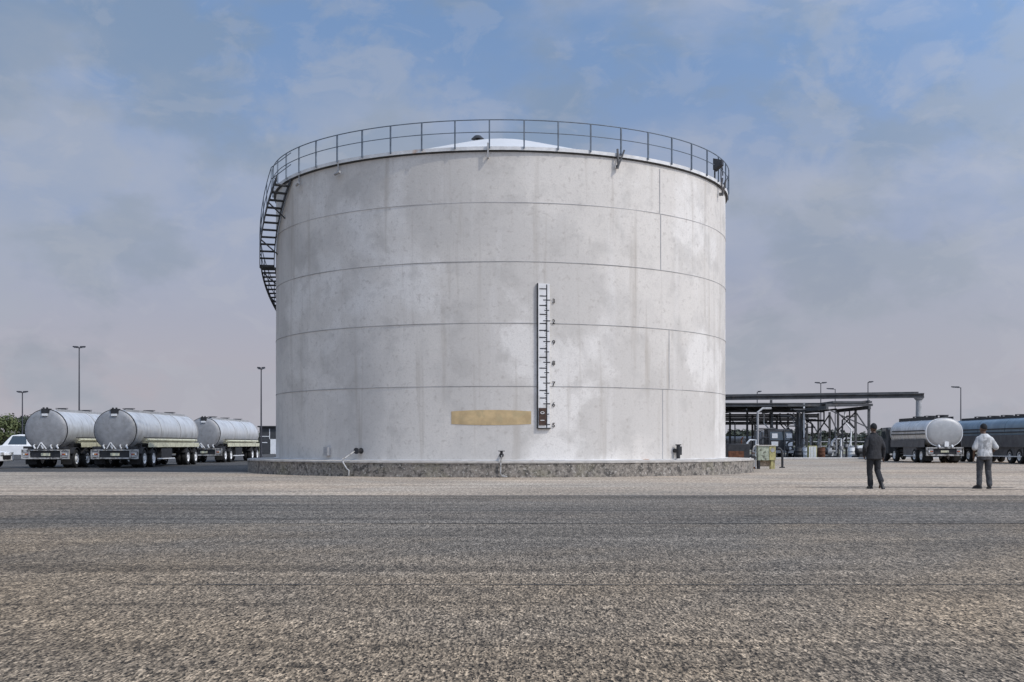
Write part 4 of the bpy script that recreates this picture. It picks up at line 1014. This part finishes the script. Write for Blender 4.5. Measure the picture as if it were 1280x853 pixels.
def trunk_mesh(seed, h, r, rx, rz):
    g = random.Random(seed); q = MB()
    q.tube([(0, 0, -.1), (.05, .03, h * .5), (-.05, .05, h), (.05, 0, h + rz)], [r, r * .75, r * .55, r * .2], 8)
    for k in range(5):
        a = g.random() * 2 * PI; z0 = h * g.uniform(.6, 1.0)
        q.tube([(0, 0, z0), (.3 * rx * math.cos(a), .3 * rx * math.sin(a), z0 + .5 * rz), (.65 * rx * math.cos(a), .65 * rx * math.sin(a), z0 + rz)], [r * .4, r * .25, r * .08], 6)
    return q
def tree(loc, h, label, cat, mtl, seed, spread=.42, n=900, leaf=.34, group=None, name='broadleaf_tree'):
    t = thing(name, loc, label, cat, group)
    rx = h * spread; rz = h * .36; hc = h - rz
    tr = trunk_mesh(seed, h * .35, h * .028, rx * .8, rz).build('trunk', 'bark', t)
    c = crown_mesh(seed, rx, rz, n, leaf).build('crown', mtl, t, recalc=False); c.location = (0, 0, hc * .98)
    return t
ZT1 = 210
spec = [(-16, 521, 'leaf_olive', 'olive green tree at the picture edge above the white van'),
        (8, 523, 'leaf_olive', 'olive tree between the picture edge and the short lamp post'),
        (26, 523.5, 'leaf_dark', 'dark tree directly behind the short lamp post'),
        (43, 523, 'leaf_dark', 'dark tree half hidden by the tanker beside the twin lamp post'),
        (-40, 519, 'leaf_dark', 'tall dark tree just outside the picture edge'),
        (104, 530, 'leaf_dark', 'dark tree hidden behind the gap of the two near tankers')]
for k, (px, py, m_, lab) in enumerate(spec):
    Z = ZT1 + 9 * (k % 3)
    tree((X(px, Z), Z, 0), H(py, Z) * 1.04, lab, 'tree', m_, 20 + k, .47, 1100, .30, group='trees behind the tankers')
# far wood beyond the rack and along the horizon: one mass
g = random.Random(5); q = MB(); qt = MB()
for k in range(420):
    Z = g.uniform(330, 420)
    px = -420 + 2300 * (k + g.random()) / 420
    top = 538 + 5 * noise.noise(Vector((px * .02, 0, 0))) + g.uniform(-1.5, 2) + (0 if px > 1060 else 2)
    x = X(px, Z); h = H(top, Z)
    cm = crown_mesh(300 + k, h * .62, h * .46, 150, .8, 6)
    q.add([(v[0] + x, v[1] + Z, v[2] + h * .52) for v in cm.v], cm.f)
    qt.cyl((x, Z, 0), (x, Z, h * .6), .16, .08, n=5)
fw = q.build('treeline', 'leaf_grey', recalc=False); tag(fw, 'far grey green wood along the horizon behind the loading rack', 'wood', None, 'stuff')
o_ = qt.build('trunks', 'bark', fw); o_['kind'] = 'stuff'
# low scrub at the feet of the far trees
q = MB()
for k in range(240):
    Z = g.uniform(190, 330); px = g.uniform(-60, 1330); x = X(px, Z)
    cm = crown_mesh(700 + k, g.uniform(1, 2), g.uniform(.5, .9), 26, .35, 3)
    q.add([(v[0] + x, v[1] + Z, v[2] + .5) for v in cm.v], cm.f)
tag(q.build('scrub', 'leaf_olive', recalc=False), 'low scrub on the open land beyond the yard', 'scrub', None, 'stuff')

# ------------------------------------------------------------------ people
def fuse(q, name, m, parent, vox=.012, smooth=3, wrinkle=0.0, wscale=(9, 9, 5), seed=0):
    """all the overlapping limbs become one continuous surface"""
    me = q.mesh(name)
    o = bpy.data.objects.new(name, me); C.objects.link(o)
    r = o.modifiers.new('fuse', 'REMESH'); r.mode = 'VOXEL'; r.voxel_size = vox; r.use_smooth_shade = True
    s_ = o.modifiers.new('soft', 'SMOOTH'); s_.iterations = smooth; s_.factor = .5
    bpy.context.view_layer.update()
    ev = o.evaluated_get(bpy.context.evaluated_depsgraph_get())
    m2 = bpy.data.meshes.new_from_object(ev)
    bpy.data.objects.remove(o); bpy.data.meshes.remove(me)
    m2.name = name
    if wrinkle:
        nr = [Vector(v.normal) for v in m2.vertices]
        for v, nn in zip(m2.vertices, nr):
            p = Vector((v.co.x * wscale[0], v.co.y * wscale[1], v.co.z * wscale[2] + v.co.x * 6 * math.sin(seed + v.co.z * 3))) + Vector((seed * 3.3, 0, 0))
            d = noise.noise(p) * .7 + (1 - 2 * abs(noise.noise(p * 1.7 + Vector((5, 1, 2))))) * .6 - .3
            v.co += nn * wrinkle * d
    for p in m2.polygons: p.use_smooth = True
    m2.materials.clear(); m2.materials.append(M[m])
    o = bpy.data.objects.new(name, m2); C.objects.link(o); o.parent = parent
    return o
def ringz(c, rx, ry, n=24, pw=2.3, yaw=0.0):
    pts = []
    for k in range(n):
        a = 2 * PI * k / n; ca, sa = math.cos(a), math.sin(a)
        v = Vector((rx * math.copysign(abs(ca) ** (2 / pw), ca), ry * math.copysign(abs(sa) ** (2 / pw), sa), 0))
        v.rotate(Quaternion((0, 0, 1), yaw)); pts.append(v + Vector(c))
    return pts
def limb(q, pts, rr):
    # a tapered limb with rounded ends
    P_, R_ = [], []
    pts = [Vector(p) for p in pts]
    for i in range(len(pts) - 1):
        for k in range(5):
            u = k / 5; P_.append(pts[i].lerp(pts[i + 1], u)); R_.append(rr[i] + (rr[i + 1] - rr[i]) * u)
    P_.append(pts[-1]); R_.append(rr[-1])
    q.tube(P_, R_, 14)
    for p, r in zip(pts, rr): q.ell(p, (r, r, r), 12)
def hand(q, wrist, dirv, side, curl=.5):
    """palm, four unequal curled fingers and a thumb; dirv = forearm direction, side = unit vector towards the thumb"""
    d = Vector(dirv).normalized(); s_ = (Vector(side) - d * Vector(side).dot(d)).normalized(); nrm = d.cross(s_).normalized()
    w_ = Vector(wrist); pc = w_ + d * .05
    m3 = Matrix((s_, nrm, d)).transposed()
    q.ell(pc, (.040, .018, .055), 12, m3)
    limb(q, [w_ - d * .02, w_ + d * .03], [.026, .027])
    for k, (off, L) in enumerate(((.027, .070), (.009, .080), (-.009, .074), (-.027, .058))):
        b0 = pc + s_ * off + d * .035
        k1 = b0 + (d * math.cos(curl * .5) + nrm * math.sin(curl * .5)) * L * .45
        k2 = k1 + (d * math.cos(curl * 1.2) + nrm * math.sin(curl * 1.2)) * L * .32
        k3 = k2 + (d * math.cos(curl * 1.9) + nrm * math.sin(curl * 1.9)) * L * .25
        limb(q, [b0, k1, k2, k3], [.0095, .009, .0082, .007])
    t0 = pc + s_ * .03 - d * .02; t1 = t0 + (s_ * .6 + d * .7 + nrm * .25).normalized() * .036; t2 = t1 + (d * .95 + nrm * .35).normalized() * .03
    limb(q, [t0, t1, t2], [.012, .0105, .008])
def person(loc, rz, label, J, top_mat, top_name, sleeves, hem, face_yaw, seed, legs='trousers'):
    t = thing('person', loc, label, 'person', None, rz)
    q = MB(); mir = ('l', 'r')
    hc = Vector(J['head'])
    # body: one continuous figure
    q.loft([ringz((0, .0, .90), .165, .115), ringz((0, 0, 1.02), .150, .105), ringz((0, .0, 1.15), .155, .105), ringz((0, .005, 1.30), .180, .112), ringz((0, .0, 1.40), .165, .095), ringz((0, 0, 1.455), .09, .07)])
    limb(q, [(0, 0, 1.42), hc - Vector((0, .015, .10))], [.062, .056])
    ry = Matrix.Rotation(face_yaw, 3, 'Z')
    hp = lambda x, y, z: hc + ry @ (Vector((x, y, z)) * 1.07)
    q.ell(hp(0, -.012, .018), (0.0813, 0.1006, 0.1156), 18, ry)
    q.ell(hp(0, .028, -.055), (0.0599, 0.0663, 0.0728), 14, ry)                 # jaw
    q.ell(hp(0, .095, -.02), (0.0139, 0.0193, 0.0278), 8, ry)                    # nose
    q.ell(hp(0, .080, -.062), (0.0278, 0.0128, 0.0107), 8, ry)                   # mouth
    for s_ in (-1, 1):
        q.ell(hp(s_ * .078, -.005, -.012), (0.0107, 0.0214, 0.0342), 10, ry)     # ears
        q.ell(hp(s_ * .032, .074, .012), (0.0171, 0.0128, 0.0096), 8, ry)        # brow and eye
    for k in mir:
        hip, kn, an, toe = (Vector(J[j + k]) for j in ('hip_', 'knee_', 'ank_', 'toe_'))
        limb(q, [hip, kn, an], [.082, .056, .038]); limb(q, [an, toe], [.038, .03])
        sh, el, wr = (Vector(J[j + k]) for j in ('sh_', 'el_', 'wr_'))
        limb(q, [sh, el, wr], [.052, .042, .028])
        hand(q, wr, J['hd_' + k], J['th_' + k], .55)
    body = fuse(q, 'body', 'skin', t, .0075, 2)
    # hair cap
    q = MB(); n_ = 20; rings = []
    for i in range(8):
        ph = .08 + 1.62 * i / 7
        rr_ = []
        for k in range(n_):
            a = 2 * PI * k / n_
            dn = max(0, math.sin(a))                                     # shorter over the face
            ph2 = ph * (1 - .42 * dn ** 1.5 + .20 * max(0, -math.sin(a)) ** 1.5)
            rr_.append(hp(.0825 * math.sin(ph2) * math.cos(a), -.012 + .0985 * math.sin(ph2) * math.sin(a), .020 + .112 * math.cos(ph2)))
        rings.append(rr_)
    q.loft(rings); hair = fuse(q, 'hair', 'hair', t, .009, 1, .004, (60, 60, 60), seed)
    # upper garment
    q = MB()
    rg_ = [ringz((0, .005, hem), .208, .156), ringz((0, .0, hem + .10), .202, .148), ringz((0, 0, 1.05), .186, .134), ringz((0, .0, 1.20), .203, .138), ringz((0, .0, 1.31), .204, .136), ringz((0, -.005, 1.395), .182, .114), ringz((0, -.008, 1.430), .142, .098), ringz((0, -.01, 1.46), .105, .084), ringz((0, -.01, 1.485), .074, .072)]
    q.loft(rg_)
    for k in mir:
        sh, el, wr = (Vector(J[j + k]) for j in ('sh_', 'el_', 'wr_'))
        if sleeves == 'long': limb(q, [sh, sh.lerp(el, .5), el, el.lerp(wr, .93)], [.064, .066, .062, .050])
        else: limb(q, [sh, sh.lerp(el, .55), sh.lerp(el, .98)], [.064, .072, .078])
    fuse(q, top_name, top_mat, t, .011, 6, .009, (11, 11, 7), seed)
    if top_name == 'jacket':
        q = MB(); q.lathe([(.070, 0), (.078, .0), (.074, .038), (.066, .038)], 20, (0, -.01, 1.475)); q.build('collar', 'jacket', t)
    # trousers
    q = MB(); q.loft([ringz((0, .0, .78), .150, .128), ringz((0, 0, .86), .186, .138), ringz((0, 0, .95), .184, .132), ringz((0, 0, 1.02), .172, .122)])
    for k in mir:
        hip, kn, an = (Vector(J[j + k]) for j in ('hip_', 'knee_', 'ank_'))
        limb(q, [hip, hip.lerp(kn, .5), kn, kn.lerp(an, .55), an + (kn - an).normalized() * .02], [.108, .096, .080, .076, .074])
    fuse(q, 'trousers', legs, t, .011, 3, .010, (10, 10, 8), seed + 5)
    for k in mir:
        an, toe = Vector(J['ank_' + k]), Vector(J['toe_' + k])
        up = Vector(J.get('up_' + k, (0, 0, 1)))
        d = (toe - an); d -= up * d.dot(up); d.normalize()
        sole0 = Vector(J['sole_' + k])
        q = MB(); m3 = Matrix((up.cross(d) * -1, d, up)).transposed()
        def sp(x, y, z): return sole0 + m3 @ Vector((x, y, z))
        def srg(y, w_, z0, z1): return [sp(-w_, y, z0), sp(w_, y, z0), sp(w_ * 1.0, y, z0 + (z1 - z0) * .6), sp(w_ * .6, y, z1), sp(-w_ * .6, y, z1), sp(-w_, y, z0 + (z1 - z0) * .6)]
        q.loft([srg(-.075, .022, .018, .07), srg(-.062, .036, .015, .105), srg(-.01, .038, .015, .115), srg(.06, .040, .015, .085), srg(.13, .046, .015, .062), srg(.175, .040, .015, .05), srg(.200, .020, .016, .036)])
        shoe = fuse(q, 'shoe', 'shoe', t, .008, 2)
        q = MB(); q.loft([[sp(-w_, y, 0), sp(w_, y, 0), sp(w_, y, .020), sp(-w_, y, .020)] for y, w_ in ((-.078, .024), (-.06, .040), (.05, .040), (.13, .048), (.18, .042), (.206, .02))]); q.build('sole', 'sole', shoe)
    return t
Zp = 31.75
# man in dark jacket: weight on the left leg, right foot trailing with its heel up
J1 = dict(head=(.0, .04, 1.635), hip_l=(-.095, 0, .90), knee_l=(-.10, .06, .49), ank_l=(-.085, .02, .095), toe_l=(-.095, .19, .04), sole_l=(-.087, .02, 0),
          hip_r=(.095, 0, .90), knee_r=(.11, .04, .49), ank_r=(.100, -.26, .20), toe_r=(.105, -.14, .04), up_r=(0, -.72, .69), sole_r=(.102, -.235, .115),
          sh_l=(-.166, 0, 1.352), el_l=(-.275, -.07, 1.12), wr_l=(-.25, .08, .90), hd_l=(.25, .3, -.9), th_l=(.2, 1, .2),
          sh_r=(.166, 0, 1.352), el_r=(.255, -.03, 1.11), wr_r=(.275, .06, .86), hd_r=(0, .15, -1), th_r=(-.1, 1, 0))
person((X(1092.5, Zp), Zp, 0), R(3), 'man in dark jacket and trousers walking away, right heel raised', J1, 'jacket', 'jacket', 'long', .80, R(6), 1)
J2 = dict(head=(-.015, .05, 1.625), hip_l=(-.095, 0, .90), knee_l=(-.115, .05, .49), ank_l=(-.145, -.02, .095), toe_l=(-.24, .12, .04), sole_l=(-.147, -.02, 0),
          hip_r=(.095, 0, .90), knee_r=(.115, .05, .49), ank_r=(.12, -.05, .095), toe_r=(.135, .12, .04), sole_r=(.12, -.05, 0),
          sh_l=(-.166, 0, 1.352), el_l=(-.265, -.02, 1.10), wr_l=(-.255, .08, .86), hd_l=(0, .2, -1), th_l=(.1, 1, 0),
          sh_r=(.166, 0, 1.352), el_r=(.285, -.05, 1.11), wr_r=(.225, .15, .95), hd_r=(-.4, .4, -.8), th_r=(-.3, 1, .3))
person((X(1230.5, Zp), Zp, 0), R(-4), 'man in loose pale shirt and dark trousers with his back turned', J2, 'shirt', 'shirt', 'short', .86, R(28), 2, 'trousers_grey')
